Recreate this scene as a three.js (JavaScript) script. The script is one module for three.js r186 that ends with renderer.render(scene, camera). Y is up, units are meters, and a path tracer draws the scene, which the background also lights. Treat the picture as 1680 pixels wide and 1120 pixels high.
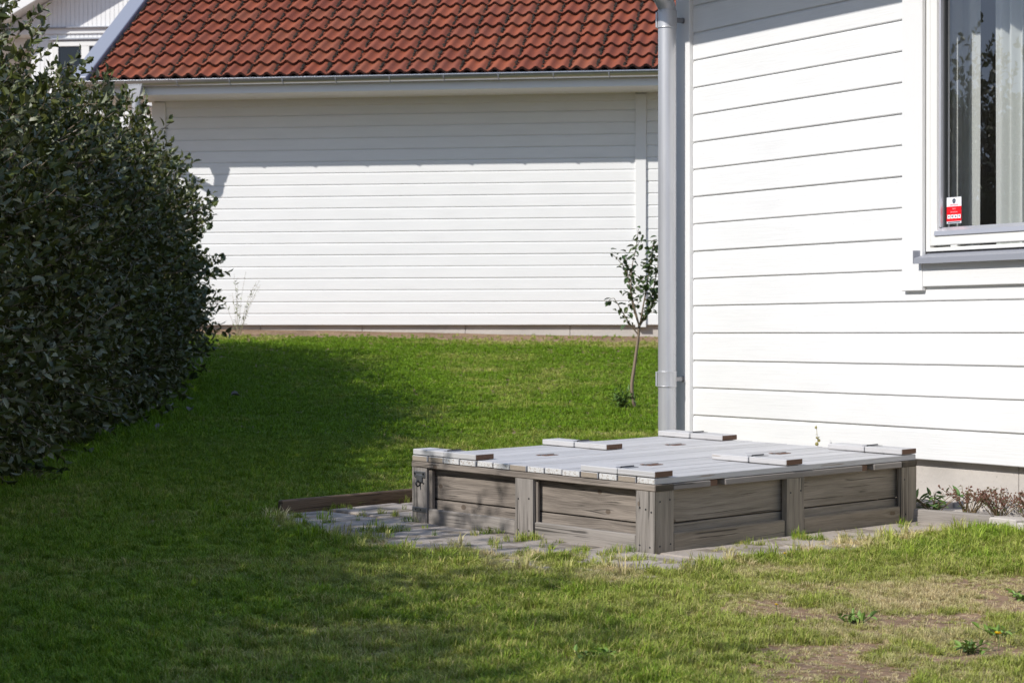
import * as THREE from 'three';
import { ConvexGeometry } from 'three/addons/geometries/ConvexGeometry.js';
import { mergeGeometries, toCreasedNormals } from 'three/addons/utils/BufferGeometryUtils.js';

// ---------------------------------------------------------------- camera, sky, sun, exposure
const scene = new THREE.Scene();
const EYE = 1.261;
const camera = new THREE.PerspectiveCamera(16.77, 1680 / 1120, 0.1, 6000);
camera.position.set(0, EYE, 0);
camera.lookAt(0, EYE - 12 / 3800, -1);
camera.focus = 10.6;
camera.userData.fStop = 9;

const SUN_AZ = THREE.MathUtils.degToRad(50), SUN_EL = THREE.MathUtils.degToRad(37);
const SKY = 1.3;
const sunDir = new THREE.Vector3(-Math.sin(SUN_AZ) * Math.cos(SUN_EL), Math.sin(SUN_EL), Math.cos(SUN_AZ) * Math.cos(SUN_EL));
// clear sky: pale towards the horizon, deeper blue overhead, a little brighter round the sun
{
  const w = 512, h = 256, d = new Float32Array(w * h * 4), v = new THREE.Vector3();
  for (let j = 0; j < h; j++) for (let i = 0; i < w; i++) {
    const el = ((j + 0.5) / h - 0.5) * Math.PI, az = ((i + 0.5) / w - 0.5) * 2 * Math.PI;
    v.set(Math.cos(el) * Math.cos(az), Math.sin(el), Math.cos(el) * Math.sin(az));
    const t = Math.pow(Math.max(0, v.y), 0.45), g = Math.pow(Math.max(0, v.dot(sunDir)), 8), k = 4 * (j * w + i);
    const c = [[0.50, 0.13], [0.58, 0.23], [0.70, 0.46]].map(([a, b], q) => (a + (b - a) * t + g * [0.26, 0.24, 0.2][q]) * SKY);
    d[k] = c[0]; d[k + 1] = c[1]; d[k + 2] = c[2]; d[k + 3] = 1;
  }
  const t = new THREE.DataTexture(d, w, h, THREE.RGBAFormat, THREE.FloatType);
  t.mapping = THREE.EquirectangularReflectionMapping; t.magFilter = t.minFilter = THREE.LinearFilter; t.needsUpdate = true;
  scene.background = t; scene.environment = t;
}

const sun = new THREE.DirectionalLight(new THREE.Color(1.0, 0.965, 0.91), 4.5);
sun.name = 'sun';
sun.position.copy(sunDir).multiplyScalar(60).add(new THREE.Vector3(0, 0, -14));
sun.target.position.set(0, 0, -14);
sun.castShadow = true;
sun.shadow.radius = 1;
Object.assign(sun.shadow.camera, { left: -25, right: 25, top: 25, bottom: -25, near: 1, far: 140 });
sun.shadow.mapSize.set(4096, 4096);
scene.add(sun, sun.target);

const renderer = new THREE.WebGLRenderer({ antialias: true });
renderer.toneMapping = THREE.LinearToneMapping;
renderer.toneMappingExposure = 0.99;
renderer.shadowMap.enabled = true;

// ---------------------------------------------------------------- helpers
function rngOf(seed) {
  let a = seed >>> 0;
  return () => { a = (a + 0x6d2b79f5) | 0; let t = Math.imul(a ^ (a >>> 15), 1 | a); t = (t + Math.imul(t ^ (t >>> 7), 61 | t)) ^ t; return ((t ^ (t >>> 14)) >>> 0) / 4294967296; };
}
const rnd = rngOf(7);
const R = (a, b, r = rnd) => a + (b - a) * r();
const lerp = (a, b, t) => a + (b - a) * t;
const clamp = (x, a = 0, b = 1) => Math.min(b, Math.max(a, x));
const smooth = (a, b, x) => { const t = clamp((x - a) / (b - a)); return t * t * (3 - 2 * t); };
function hash(x, y, s) { let h = Math.imul(x, 374761393) ^ Math.imul(y, 668265263) ^ Math.imul(s, 974634777); h = Math.imul(h ^ (h >>> 13), 1274126177); return ((h ^ (h >>> 16)) >>> 0) / 4294967296; }
function noise(x, y, s = 0, px = 0, py = 0) {           // value noise, optional periods
  const xi = Math.floor(x), yi = Math.floor(y), fx = x - xi, fy = y - yi;
  const u = fx * fx * (3 - 2 * fx), v = fy * fy * (3 - 2 * fy);
  const wx = (i) => (px ? ((i % px) + px) % px : i), wy = (i) => (py ? ((i % py) + py) % py : i);
  return lerp(lerp(hash(wx(xi), wy(yi), s), hash(wx(xi + 1), wy(yi), s), u), lerp(hash(wx(xi), wy(yi + 1), s), hash(wx(xi + 1), wy(yi + 1), s), u), v);
}
function fbm(x, y, s = 0, o = 4, px = 0, py = 0) { let a = 0, w = 0.5, t = 0; for (let i = 0; i < o; i++) { a += w * noise(x, y, s + i * 17, px, py); t += w; x *= 2; y *= 2; px *= 2; py *= 2; w *= 0.5; } return a / t; }
const toS = (c) => Math.round(255 * clamp(c <= 0.0031308 ? 12.92 * c : 1.055 * Math.pow(c, 1 / 2.4) - 0.055));
function tex(w, h, fn, srgb = true) {                    // fn(u, v) -> linear [r, g, b]
  const d = new Uint8Array(w * h * 4);
  for (let j = 0; j < h; j++) for (let i = 0; i < w; i++) {
    const c = fn(i / w, j / h), k = 4 * (j * w + i);
    for (let q = 0; q < 3; q++) d[k + q] = srgb ? toS(c[q]) : Math.round(255 * clamp(c[q]));
    d[k + 3] = 255;
  }
  const t = new THREE.DataTexture(d, w, h, THREE.RGBAFormat);
  t.wrapS = t.wrapT = THREE.RepeatWrapping; t.magFilter = THREE.LinearFilter; t.minFilter = THREE.LinearMipmapLinearFilter; t.generateMipmaps = true;
  if (srgb) t.colorSpace = THREE.SRGBColorSpace;
  t.needsUpdate = true; return t;
}
const mix3 = (a, b, t) => [lerp(a[0], b[0], t), lerp(a[1], b[1], t), lerp(a[2], b[2], t)];
const rep = (t, x, y) => { t.repeat.set(x, y); return t; };
function mat(o) { return new THREE.MeshStandardMaterial({ side: THREE.DoubleSide, roughness: 0.8, ...o }); }
const lin = (r, g, b) => new THREE.Color().setRGB(r, g, b);

const taken = {};
function numbered(n) { taken[n] = (taken[n] ?? -1) + 1; return taken[n] ? `${n}_${String(taken[n]).padStart(3, '0')}` : n; }
function mesh(name, g, m, parent) { const o = new THREE.Mesh(g, m); o.name = name; o.castShadow = o.receiveShadow = true; parent.add(o); return o; }
function top(o, name, label, category, group, kind) {
  o.name = numbered(name); o.userData = { label, category }; if (group) o.userData.group = group; if (kind) o.userData.kind = kind;
  scene.add(o); return o;
}
function thing(name, label, category, [x, y, z] = [0, 0, 0], ry = 0, group) { const o = top(new THREE.Group(), name, label, category, group); o.position.set(x, y, z); o.rotation.y = ry; return o; }
function single(name, g, m, label, category, group, kind) { const o = new THREE.Mesh(g, m); o.castShadow = o.receiveShadow = true; return top(o, name, label, category, group, kind); }

// uv in metres by the dominant direction of each face; u runs along the axis "along"
function uvBox(g, along = 'x', off = [0, 0]) {
  if (g.index) g = g.toNonIndexed();
  g.computeVertexNormals();
  const p = g.attributes.position, n = g.attributes.normal, uv = new Float32Array(p.count * 2), ax = { x: 0, y: 1, z: 2 }[along];
  for (let i = 0; i < p.count; i++) {
    const P = [p.getX(i), p.getY(i), p.getZ(i)], N = [Math.abs(n.getX(i)), Math.abs(n.getY(i)), Math.abs(n.getZ(i))];
    const d = N[0] >= N[1] && N[0] >= N[2] ? 0 : N[1] >= N[2] ? 1 : 2;
    const rest = [0, 1, 2].filter((q) => q !== d);
    const a = rest.includes(ax) ? ax : rest[0], b = rest.find((q) => q !== a);
    uv[2 * i] = P[a] + off[0]; uv[2 * i + 1] = P[b] + off[1];
  }
  g.setAttribute('uv', new THREE.BufferAttribute(uv, 2)); return g;
}
// box between two corners with chamfered edges (44 triangles)
function cbox(a, b, c = 0.003, along = 'x', off) {
  const lo = [0, 1, 2].map((i) => Math.min(a[i], b[i])), hi = [0, 1, 2].map((i) => Math.max(a[i], b[i]));
  const pts = [];
  for (let s = 0; s < 8; s++) {
    const sg = [s & 1, (s >> 1) & 1, (s >> 2) & 1];
    for (let k = 0; k < 3; k++) { const q = [0, 1, 2].map((i) => (sg[i] ? hi[i] - (i === k ? 0 : c) : lo[i] + (i === k ? 0 : c))); pts.push(new THREE.Vector3(...q)); }
  }
  return uvBox(new ConvexGeometry(pts), along, off ?? [R(0, 9), R(0, 9)]);
}
function hull(pts, along = 'x', off) { return uvBox(new ConvexGeometry(pts.map((p) => new THREE.Vector3(...p))), along, off ?? [R(0, 9), R(0, 9)]); }
// open or closed profile [z, y] extruded along x; uv in metres
function prism(prof, x0, x1, { closed = true, caps = true, segs = 1, off = [0, 0], wob } = {}) {
  const pos = [], uv = [], n = prof.length, m = closed ? n : n - 1; let L = 0;
  for (let i = 0; i < m; i++) {
    const a = prof[i], b = prof[(i + 1) % n], l = Math.hypot(b[0] - a[0], b[1] - a[1]);
    for (let s = 0; s < segs; s++) {
      const xa = lerp(x0, x1, s / segs), xb = lerp(x0, x1, (s + 1) / segs);
      const P = (q, x) => { const w = wob ? wob(x) : 0; pos.push(x, q[1] + w, q[0]); };
      P(a, xa); P(a, xb); P(b, xb); P(a, xa); P(b, xb); P(b, xa);
      for (const [x, v] of [[xa, L], [xb, L], [xb, L + l], [xa, L], [xb, L + l], [xa, L + l]]) uv.push(x + off[0], v + off[1]);
    }
    L += l;
  }
  if (closed && caps) {
    const tri = THREE.ShapeUtils.triangulateShape(prof.map((q) => new THREE.Vector2(...q)), []);
    for (const x of [x0, x1]) for (const t of tri) for (const k of x === x0 ? t : [t[0], t[2], t[1]]) { pos.push(x, prof[k][1] + (wob ? wob(x) : 0), prof[k][0]); uv.push(prof[k][0] + off[0], prof[k][1] + off[1]); }
  }
  const g = new THREE.BufferGeometry();
  g.setAttribute('position', new THREE.Float32BufferAttribute(pos, 3)); g.setAttribute('uv', new THREE.Float32BufferAttribute(uv, 2));
  g.computeVertexNormals(); return g;
}
function tube(pts, r, seg = 20, rad = 8, closedEnd = false) { const c = new THREE.CatmullRomCurve3(pts.map((p) => new THREE.Vector3(...p)), false, 'catmullrom', 0.4); return taper(new THREE.TubeGeometry(c, seg, 1, rad, false), c, seg, rad, r); }
function taper(g, c, seg, rad, r) {
  const p = g.attributes.position; const rr = typeof r === 'function' ? r : () => r;
  for (let i = 0; i <= seg; i++) { const q = c.getPointAt(i / seg); for (let j = 0; j <= rad; j++) { const k = i * (rad + 1) + j, s = rr(i / seg); p.setXYZ(k, q.x + (p.getX(k) - q.x) * s, q.y + (p.getY(k) - q.y) * s, q.z + (p.getZ(k) - q.z) * s); } }
  g.computeVertexNormals(); return g;
}
function cyl(r0, r1, h, at, seg = 16, axis = 'y') { const g = new THREE.CylinderGeometry(r1, r0, h, seg); if (axis === 'x') g.rotateZ(Math.PI / 2); if (axis === 'z') g.rotateX(Math.PI / 2); g.translate(...at); return g; }
// ground height at depth Z (metres in front of the camera)
const gy = (Z) => 0.0337 * Z + (Z > 17 ? 0.00318 * (Math.min(Z, 28) - 17) ** 2 : 0) + (Z > 28 ? 0.002 * (Z - 28) : 0);
const gxz = (X, Z) => gy(Z) + 0.018 * (fbm(X * 0.55, Z * 0.55, 5, 3) - 0.5) + 0.006 * (noise(X * 5, Z * 5, 8) - 0.5);

// ---------------------------------------------------------------- materials
const paintTex = rep(tex(1024, 256, (u, v) => {          // white house paint: faint wood grain and specks; 3 m x 0.4 m
  const g = fbm(u * 24, v * 90, 3, 3, 24, 90) - 0.5, b = fbm(u * 8, v * 4, 31, 3, 8, 4) - 0.5;
  const sp = noise(u * 300, v * 60, 77, 300, 60) > 0.975 ? 0.10 : 0;
  const k = 0.775 + 0.05 * g + 0.05 * b - sp; return [k, k * 0.995, k * 0.985];
}), 1 / 3, 1 / 0.4);
const paintBump = rep(tex(1024, 256, (u, v) => { const k = 0.5 + 0.9 * (fbm(u * 14, v * 110, 3, 3, 14, 110) - 0.5) + 0.25 * (fbm(u * 90, v * 60, 9, 2, 90, 60) - 0.5); return [k, k, k]; }, false), 1 / 3, 1 / 0.4);
const M = {};
M.white = mat({ map: paintTex, bumpMap: paintBump, bumpScale: 0.0006, roughness: 0.55 });
M.whiteTrim = mat({ color: lin(0.76, 0.755, 0.745), bumpMap: paintBump, bumpScale: 0.0006, roughness: 0.5 });
M.sash = mat({ color: lin(0.78, 0.77, 0.74), roughness: 0.3 });
M.alu = mat({ color: lin(0.62, 0.62, 0.66), roughness: 0.4, metalness: 0.55 });
const galvTex = rep(tex(256, 512, (u, v) => { const b = fbm(u * 6, v * 10, 4, 4, 6, 10), s = fbm(u * 40, v * 6, 12, 2, 40, 6); const k = 0.56 + 0.10 * (b - 0.5) + 0.06 * (s - 0.5); return [k, k * 1.005, k * 1.04]; }), 1, 1);
M.pipe = mat({ map: galvTex, roughness: 0.38, metalness: 0.5 });
M.gutter = mat({ color: lin(0.52, 0.53, 0.55), roughness: 0.32, metalness: 0.92 });
M.flash = mat({ color: lin(0.33, 0.34, 0.38), roughness: 0.5, metalness: 0.25 });
M.dark = mat({ color: lin(0.012, 0.012, 0.012), roughness: 0.9 });
M.steel = mat({ color: lin(0.32, 0.32, 0.33), roughness: 0.4, metalness: 0.85 });
M.blackIron = mat({ color: lin(0.05, 0.05, 0.055), roughness: 0.5, metalness: 0.6 });
M.rust = mat({ color: lin(0.17, 0.075, 0.04), roughness: 0.85, metalness: 0.2 });
const concTex = rep(tex(512, 512, (u, v) => { const b = fbm(u * 5, v * 5, 51, 5, 5, 5), s = noise(u * 120, v * 120, 52, 120, 120) > 0.93 ? 0.1 : 0; const k = 0.50 + 0.14 * (b - 0.5) - s; return [k, k * 0.92, k * 0.84]; }), 1, 1);
const concBump = rep(tex(256, 256, (u, v) => { const k = fbm(u * 20, v * 20, 61, 4, 20, 20); return [k, k, k]; }, false), 2, 2);
M.plinth = mat({ map: concTex, bumpMap: concBump, bumpScale: 0.002, roughness: 0.92 });
const slabTex = rep(tex(512, 512, (u, v) => { const b = fbm(u * 4, v * 4, 71, 5, 4, 4), st = fbm(u * 9, v * 9, 75, 4, 9, 9); let c = mix3([0.30, 0.255, 0.215], [0.44, 0.385, 0.335], b); c = mix3(c, [0.16, 0.13, 0.095], smooth(0.56, 0.72, st) * 0.75); const s = noise(u * 140, v * 140, 73, 140, 140); return c.map((x) => x * (0.9 + 0.2 * s)); }), 1, 1);
M.slab = mat({ map: slabTex, bumpMap: concBump, bumpScale: 0.005, roughness: 0.95 });

// weathered planks: u = 2 m along the grain, v = 0.28 m across
function woodTex(seed, light, dark, contrast, knots) {
  const r = rngOf(seed), K = Array.from({ length: knots }, () => [r(), r(), R(0.010, 0.022, r)]);
  const f = (u, v) => {
    let d = 0, kn = 0;
    for (const [ku, kv, kr] of K) {
      let du = u - ku, dv = v - kv; du -= Math.round(du); dv -= Math.round(dv);
      const x = du * 2, y = dv * 0.28, q = Math.hypot(x * 0.55, y);
      d += Math.sign(y || 1) * 0.012 * Math.exp(-q * q / (kr * kr * 9)) * Math.exp(-(x * x) / 0.02); kn = Math.max(kn, 1 - smooth(kr * 0.55, kr * 0.75, Math.hypot(x * 0.7, y)));
    }
    const w = v - d / 0.28 + 0.10 * (fbm(u * 3, v * 2, seed, 3, 3, 2) - 0.5);
    const ring = 0.5 + 0.5 * Math.sin(2 * Math.PI * (w * 7 + 1.6 * fbm(u * 2, v * 3, seed + 5, 2, 2, 3)));
    const fine = fbm(u * 26, w * 150, seed + 9, 3, 26, 150), blot = fbm(u * 5, v * 3, seed + 20, 4, 5, 3);
    const crack = smooth(0.72, 0.8, noise(u * 6, w * 70, seed + 30, 6, 70)) * smooth(0.5, 0.7, noise(u * 9, v * 5, seed + 31, 9, 5));
    return { ring, fine, blot, kn, crack };
  };
  const col = tex(1024, 256, (u, v) => {
    const q = f(u, v); let t = clamp(0.5 + contrast * (0.22 * (q.ring - 0.5) + 0.75 * (q.fine - 0.5)) + 0.9 * (q.blot - 0.5));
    let c = mix3(dark, light, t); c = mix3(c, [dark[0] * 0.75, dark[1] * 0.62, dark[2] * 0.5], q.kn * 0.75); c = mix3(c, [0.02, 0.017, 0.014], q.crack * 0.75); return c;
  });
  const bump = tex(1024, 256, (u, v) => { const q = f(u, v); const k = clamp(0.5 + 0.25 * (q.ring - 0.5) + 0.7 * (q.fine - 0.5) - 0.5 * q.crack); return [k, k, k]; }, false);
  rep(col, 0.5, 1 / 0.28); rep(bump, 0.5, 1 / 0.28); return [col, bump];
}
const [gw, gwB] = woodTex(101, [0.30, 0.255, 0.215], [0.12, 0.10, 0.083], 1.5, 7);
const [gw2, gwB2] = woodTex(202, [0.34, 0.295, 0.235], [0.16, 0.135, 0.10], 1.1, 4);
const [gw3, gwB3] = woodTex(303, [0.36, 0.325, 0.295], [0.19, 0.17, 0.15], 1.0, 3);
M.woodA = mat({ map: gw, bumpMap: gwB, bumpScale: 0.0009, roughness: 0.88 });
M.woodB = mat({ map: gw2, bumpMap: gwB2, bumpScale: 0.0009, roughness: 0.9 });
M.woodC = mat({ map: gw3, bumpMap: gwB3, bumpScale: 0.0009, roughness: 0.88 });
M.woodK = mat({ map: gw2, color: lin(1.0, 0.97, 0.92), bumpMap: gwB2, bumpScale: 0.001, roughness: 0.9 });
M.woodDark = mat({ map: gw2, color: lin(0.30, 0.28, 0.25), bumpMap: gwB2, bumpScale: 0.002, roughness: 0.9 });
// lid paint: thin pale grey coat on planks, worn along the grain here and there
const lidTex = rep(tex(1024, 256, (u, v) => {
  const g = fbm(u * 16, v * 100, 401, 3, 16, 100), b = fbm(u * 6, v * 4, 402, 4, 6, 4), w = smooth(0.66, 0.74, fbm(u * 10, v * 40, 403, 4, 10, 40)) * smooth(0.5, 0.62, b);
  const sp = noise(u * 260, v * 40, 405, 260, 40) > 0.985 ? 0.5 : 0;
  const k = 0.60 + 0.06 * (g - 0.5) + 0.08 * (b - 0.5); let c = [k, k * 0.98, k * 0.97]; c = mix3(c, [0.33, 0.25, 0.18], w * 0.7); return mix3(c, [0.2, 0.17, 0.13], sp);
}), 0.5, 1 / 0.28);
M.lid = [0.74, 0.80, 0.85].map((k) => mat({ map: lidTex, color: lin(k, k, k * 1.01), bumpMap: gwB3, bumpScale: 0.0012, roughness: 0.6 }));
const endTex = rep(tex(256, 256, (u, v) => { const r = Math.hypot(u - 0.3, v + 0.5) * 26, k = 0.5 + 0.5 * Math.sin(r * 6.28 + 2 * fbm(u * 6, v * 6, 9)); return mix3([0.10, 0.055, 0.035], [0.22, 0.13, 0.085], 0.3 + 0.5 * k * fbm(u * 30, v * 30, 3)); }), 7, 7);
M.endBrown = mat({ map: endTex, roughness: 0.95 });
const endTex2 = rep(tex(256, 256, (u, v) => { const r = Math.hypot(u - 0.3, v + 0.5) * 26, k = 0.5 + 0.5 * Math.sin(r * 6.28 + 2 * fbm(u * 6, v * 6, 9)); return mix3([0.22, 0.18, 0.14], [0.42, 0.36, 0.29], 0.25 + 0.6 * k * fbm(u * 30, v * 30, 3)); }), 7, 7);
M.endBare = mat({ map: endTex2, roughness: 0.95 });
const endTex3 = rep(tex(256, 256, (u, v) => { const k = fbm(u * 24, v * 24, 19, 3, 24, 24); return mix3([0.58, 0.57, 0.56], [0.38, 0.34, 0.30], smooth(0.54, 0.70, k)); }), 7, 7);
M.endPaint = mat({ map: endTex3, bumpMap: concBump, bumpScale: 0.003, roughness: 0.9 });
const soilTex = rep(tex(1024, 1024, (u, v) => {
  const b = fbm(u * 6, v * 6, 81, 5, 6, 6), s = fbm(u * 60, v * 60, 82, 3, 60, 60), st = noise(u * 220, v * 60, 83, 220, 60) * noise(u * 30, v * 200, 84, 30, 200);
  let c = mix3([0.14, 0.082, 0.045], [0.32, 0.205, 0.12], b); c = mix3(c, [0.45, 0.35, 0.22], smooth(0.42, 0.6, st) * 0.8); return c.map((x) => x * (0.7 + 0.6 * s));
}), 0.6, 0.6);
const soilBump = rep(tex(512, 512, (u, v) => { const k = fbm(u * 40, v * 40, 85, 4, 40, 40); return [k, k, k]; }, false), 1, 1);
M.soil = mat({ map: soilTex, bumpMap: soilBump, bumpScale: 0.012, roughness: 1 });

// ---------------------------------------------------------------- ground
{
  const xs = [-300, -120, -60, -30, -15], zs = [-200, -60, -20, -5, 0];
  for (let x = -9; x <= 9.001; x += 0.15) xs.push(x);
  for (let z = 2; z <= 30.001; z += 0.15) zs.push(z);
  xs.push(15, 30, 60, 120, 300); zs.push(36, 50, 80, 140, 300, 900);
  const pos = [], uv = [], idx = [];
  for (const Z of zs) for (const X of xs) { pos.push(X, gxz(X, Math.max(Z, -20)), -Z); uv.push(X, Z); }
  const w = xs.length;
  for (let j = 0; j < zs.length - 1; j++) for (let i = 0; i < w - 1; i++) { const a = j * w + i; idx.push(a, a + 1, a + w + 1, a, a + w + 1, a + w); }
  const g = new THREE.BufferGeometry();
  g.setAttribute('position', new THREE.Float32BufferAttribute(pos, 3)); g.setAttribute('uv', new THREE.Float32BufferAttribute(uv, 2)); g.setIndex(idx); g.computeVertexNormals();
  single('ground', g, M.soil, 'brown soil and straw under the sloping lawn', 'ground', null, 'structure');
}

// ---------------------------------------------------------------- clapboard wall: boards of one profile, each its own mesh
function clapboards(parent, x0, x1, y0, pitch, count, t, segs, name = 'clapboard') {
  const prof = [[-0.004, 0], [t - 0.003, -0.001], [t, 0.003], [t, pitch * 0.86], [t - 0.002, pitch * 0.875], [0.010, pitch * 0.965], [0.008, pitch + 0.012], [-0.004, pitch + 0.012]];
  for (let i = 0; i < count; i++) {
    const s = i + Math.floor(x0 * 10), dz = R(-0.0008, 0.0008);
    const p = prof.map(([z, y]) => [z + (z > 0.009 ? dz : 0), y]);
    const b = mesh(name, prism(p, x0, x1, { segs, off: [R(0, 9), R(0, 9)], wob: (x) => 0.0016 * (noise(x * 1.3, i * 3.7, s) - 0.5) }), M.white, parent);
    b.position.y = y0 + i * pitch;
  }
}
// local frame of a house: x along the wall to the right, z out of the wall, origin on the face of the wall boards
function houseGroup(name, label, X, Z, deg) { return thing(name, label, 'house', [X, 0, -Z], THREE.MathUtils.degToRad(deg)); }

// ---------------------------------------------------------------- house at the right: clapboard wall, window, corner, plinth, eave
const houseR = houseGroup('clapboard_house', 'white clapboard house with the curtained window, beside the sandbox', 1.0395, 13.3, -62.2);
{
  const P = houseR, y0 = 0.644, pitch = 0.1565, T = 0.022;
  const base = new THREE.Group(); base.position.z = -T; base.name = 'wall'; P.add(base);
  // boards left of, right of, below and above the window
  const rows = 19, wl = 2.03, wr = 3.62, loRow = 6, hiRow = 18;
  clapboards(base, 0.001, 6, y0, pitch, loRow, T, 24);
  { const g = new THREE.Group(); clapboards(g, 0.001, wl, y0 + loRow * pitch, pitch, hiRow - loRow, T, 8); clapboards(g, wr, 6, y0 + loRow * pitch, pitch, hiRow - loRow, T, 2); clapboards(g, 0.001, 6, y0 + hiRow * pitch, pitch, rows - hiRow, T, 4); for (const c of [...g.children]) base.add(c); }
  mesh('sheathing', mergeGeometries([cbox([-0.13, 0.66, -0.20], [2.02, 3.62, -0.028], 0.002), cbox([3.62, 0.66, -0.20], [6, 3.62, -0.028], 0.002), cbox([2.0201, 0.66, -0.20], [3.6199, 1.60, -0.028], 0.002), cbox([2.0201, 3.42, -0.20], [3.6199, 3.62, -0.028], 0.002)]), M.whiteTrim, P);
  mesh('side_wall', cbox([-0.13, 0.66, -6], [0.05, 3.62, -0.201], 0.002), M.white, P);
  mesh('far_wall', cbox([5.8, 0.66, -6], [6, 3.62, -0.201], 0.002), M.white, P);
  mesh('back_wall', cbox([0.051, 0.66, -6], [5.799, 3.62, -5.8], 0.002), M.white, P);
  mesh('room_floor', cbox([0.051, 0.72, -5.799], [5.799, 0.8, -0.201], 0.002), mat({ color: lin(0.16, 0.10, 0.06), roughness: 0.5 }), P);
  mesh('room_ceiling', cbox([0.051, 3.42, -5.799], [5.799, 3.5, -0.201], 0.002), mat({ color: lin(0.6, 0.59, 0.57) }), P);
  mesh('room_partition', cbox([0.051, 0.801, -2.6], [5.799, 3.419, -2.5], 0.002), mat({ color: lin(0.30, 0.29, 0.27) }), P);
  mesh('corner_board', cbox([-0.15, y0 - 0.012, -0.03], [-0.001, 3.55, 0.024], 0.004, 'y'), M.whiteTrim, P);
  mesh('corner_board', cbox([-0.152, y0 - 0.012, -0.19], [-0.131, 3.55, -0.0305], 0.004, 'y'), M.whiteTrim, P);
  // plinth of concrete panels with open joints
  for (const [a, b] of [[-0.10, 0.37], [0.375, 1.572], [1.577, 2.772], [2.777, 3.97], [3.975, 5.9]]) mesh('plinth_panel', cbox([a, 0.05, -0.2], [b, y0 + 0.03, -0.052], 0.003, 'x'), M.plinth, P);
  // eave with gutter and roof, above the picture
  mesh('soffit', cbox([-0.45, 3.50, -0.3], [6.3, 3.53, 0.57], 0.002), M.whiteTrim, P);
  mesh('fascia', cbox([-0.45, 3.50, 0.571], [6.3, 3.68, 0.595], 0.002), M.whiteTrim, P);
  const half = []; for (let i = 0; i <= 12; i++) { const a = Math.PI * (1 + i / 12); half.push([0.81 + 0.062 * Math.cos(a), 3.62 + 0.062 * Math.sin(a)]); }
  mesh('gutter', prism(half, -0.47, 6.3, { closed: false }), M.pipe, P);
  mesh('roof', hull([[-0.5, 3.69, 0.635], [6.4, 3.69, 0.635], [-0.5, 3.74, 0.635], [6.4, 3.74, 0.635], [-0.5, 5.5, -3], [6.4, 5.5, -3], [-0.5, 3.69, -6.5], [6.4, 3.69, -6.5]]), mat({ color: lin(0.26, 0.08, 0.045), roughness: 0.9 }), P);

  // window: casing, frame, sash, glazing bead, pane, sill
  const Wn = new THREE.Group(); Wn.name = 'window'; P.add(Wn);
  const wy0 = 1.666, wy1 = 3.2, wx0 = 2.150, wx1 = 3.49;
  mesh('casing', cbox([1.985, 1.475, 0.0005], [2.146, 3.34, 0.026], 0.003, 'y'), M.whiteTrim, Wn);
  mesh('casing', cbox([3.505, 1.475, 0.0005], [3.667, 3.34, 0.026], 0.003, 'y'), M.whiteTrim, Wn);
  mesh('casing', cbox([2.1465, 3.21, 0.0005], [3.5045, 3.34, 0.024], 0.003, 'x'), M.whiteTrim, Wn);
  mesh('apron_board', cbox([2.1465, 1.494, 0.0005], [3.5045, 1.612, 0.022], 0.003, 'x'), M.whiteTrim, Wn);
  const fz0 = -0.12, fz1 = 0.004;
  mesh('frame', mergeGeometries([cbox([wx0, wy0, fz0], [wx0 + 0.03, wy1, fz1], 0.002, 'y'), cbox([wx1 - 0.03, wy0, fz0], [wx1, wy1, fz1], 0.002, 'y'), cbox([wx0 + 0.0301, wy0, fz0], [wx1 - 0.0301, wy0 + 0.018, fz1], 0.002), cbox([wx0 + 0.0301, wy1 - 0.03, fz0], [wx1 - 0.0301, wy1, fz1], 0.002)]), M.sash, Wn);
  const sill = prism([[-0.03, 1.664], [0.066, 1.634], [0.068, 1.606], [0.064, 1.606], [0.062, 1.630], [-0.03, 1.659]], 2.135, 3.52, { off: [0, 0] });
  mesh('sill_flashing', mergeGeometries([sill.toNonIndexed ? sill : sill, cbox([2.131, 1.607, -0.0], [2.1345, 1.672, 0.07], 0.0005, 'x', [0, 0])].map((g) => { const q = g.index ? g.toNonIndexed() : g; return q; })), M.flash, Wn);
  const sx0 = wx0 + 0.036, sx1 = (wx0 + wx1) / 2 + 0.46, sy0 = wy0 + 0.028, sy1 = wy1 - 0.04, sw = 0.052;
  mesh('sash', mergeGeometries([cbox([sx0, sy0, -0.06], [sx0 + sw, sy1, 0.008], 0.003, 'y'), cbox([wx1 - 0.036 - sw, sy0, -0.06], [wx1 - 0.036, sy1, 0.008], 0.003, 'y'), cbox([sx0 + sw + 0.0001, sy0, -0.06], [wx1 - 0.0361 - sw, sy0 + 0.058, 0.008], 0.003), cbox([sx0 + sw + 0.0001, sy1 - 0.06, -0.06], [wx1 - 0.0361 - sw, sy1, 0.008], 0.003)]), M.sash, Wn);
  const gx0 = sx0 + sw, gx1 = wx1 - 0.036 - sw, gy0 = sy0 + 0.058, gy1 = sy1 - 0.06;
  mesh('glazing_bead', mergeGeometries([prism([[-0.02, gy0 + 0.030], [0.012, gy0 + 0.012], [0.016, gy0 - 0.010], [0.0085, gy0 - 0.010], [0.0085, gy0 + 0.001], [-0.02, gy0 + 0.001]], gx0 - 0.012, gx1 + 0.01), cbox([gx0 + 0.0001, gy0 + 0.031, -0.05], [gx0 + 0.014, gy1, -0.004], 0.002, 'y')].map((g) => (g.index ? g.toNonIndexed() : g))), M.alu, Wn);
  mesh('gasket', cbox([gx0 + 0.0142, gy0 + 0.012, -0.044], [gx0 + 0.024, gy1, -0.024], 0.001, 'y'), mat({ color: lin(0.03, 0.032, 0.035), roughness: 0.6 }), Wn);
  const glass = new THREE.MeshPhysicalMaterial({ color: 0xffffff, transmission: 1, thickness: 0, roughness: 0, ior: 2.3, specularIntensity: 1 });
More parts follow.
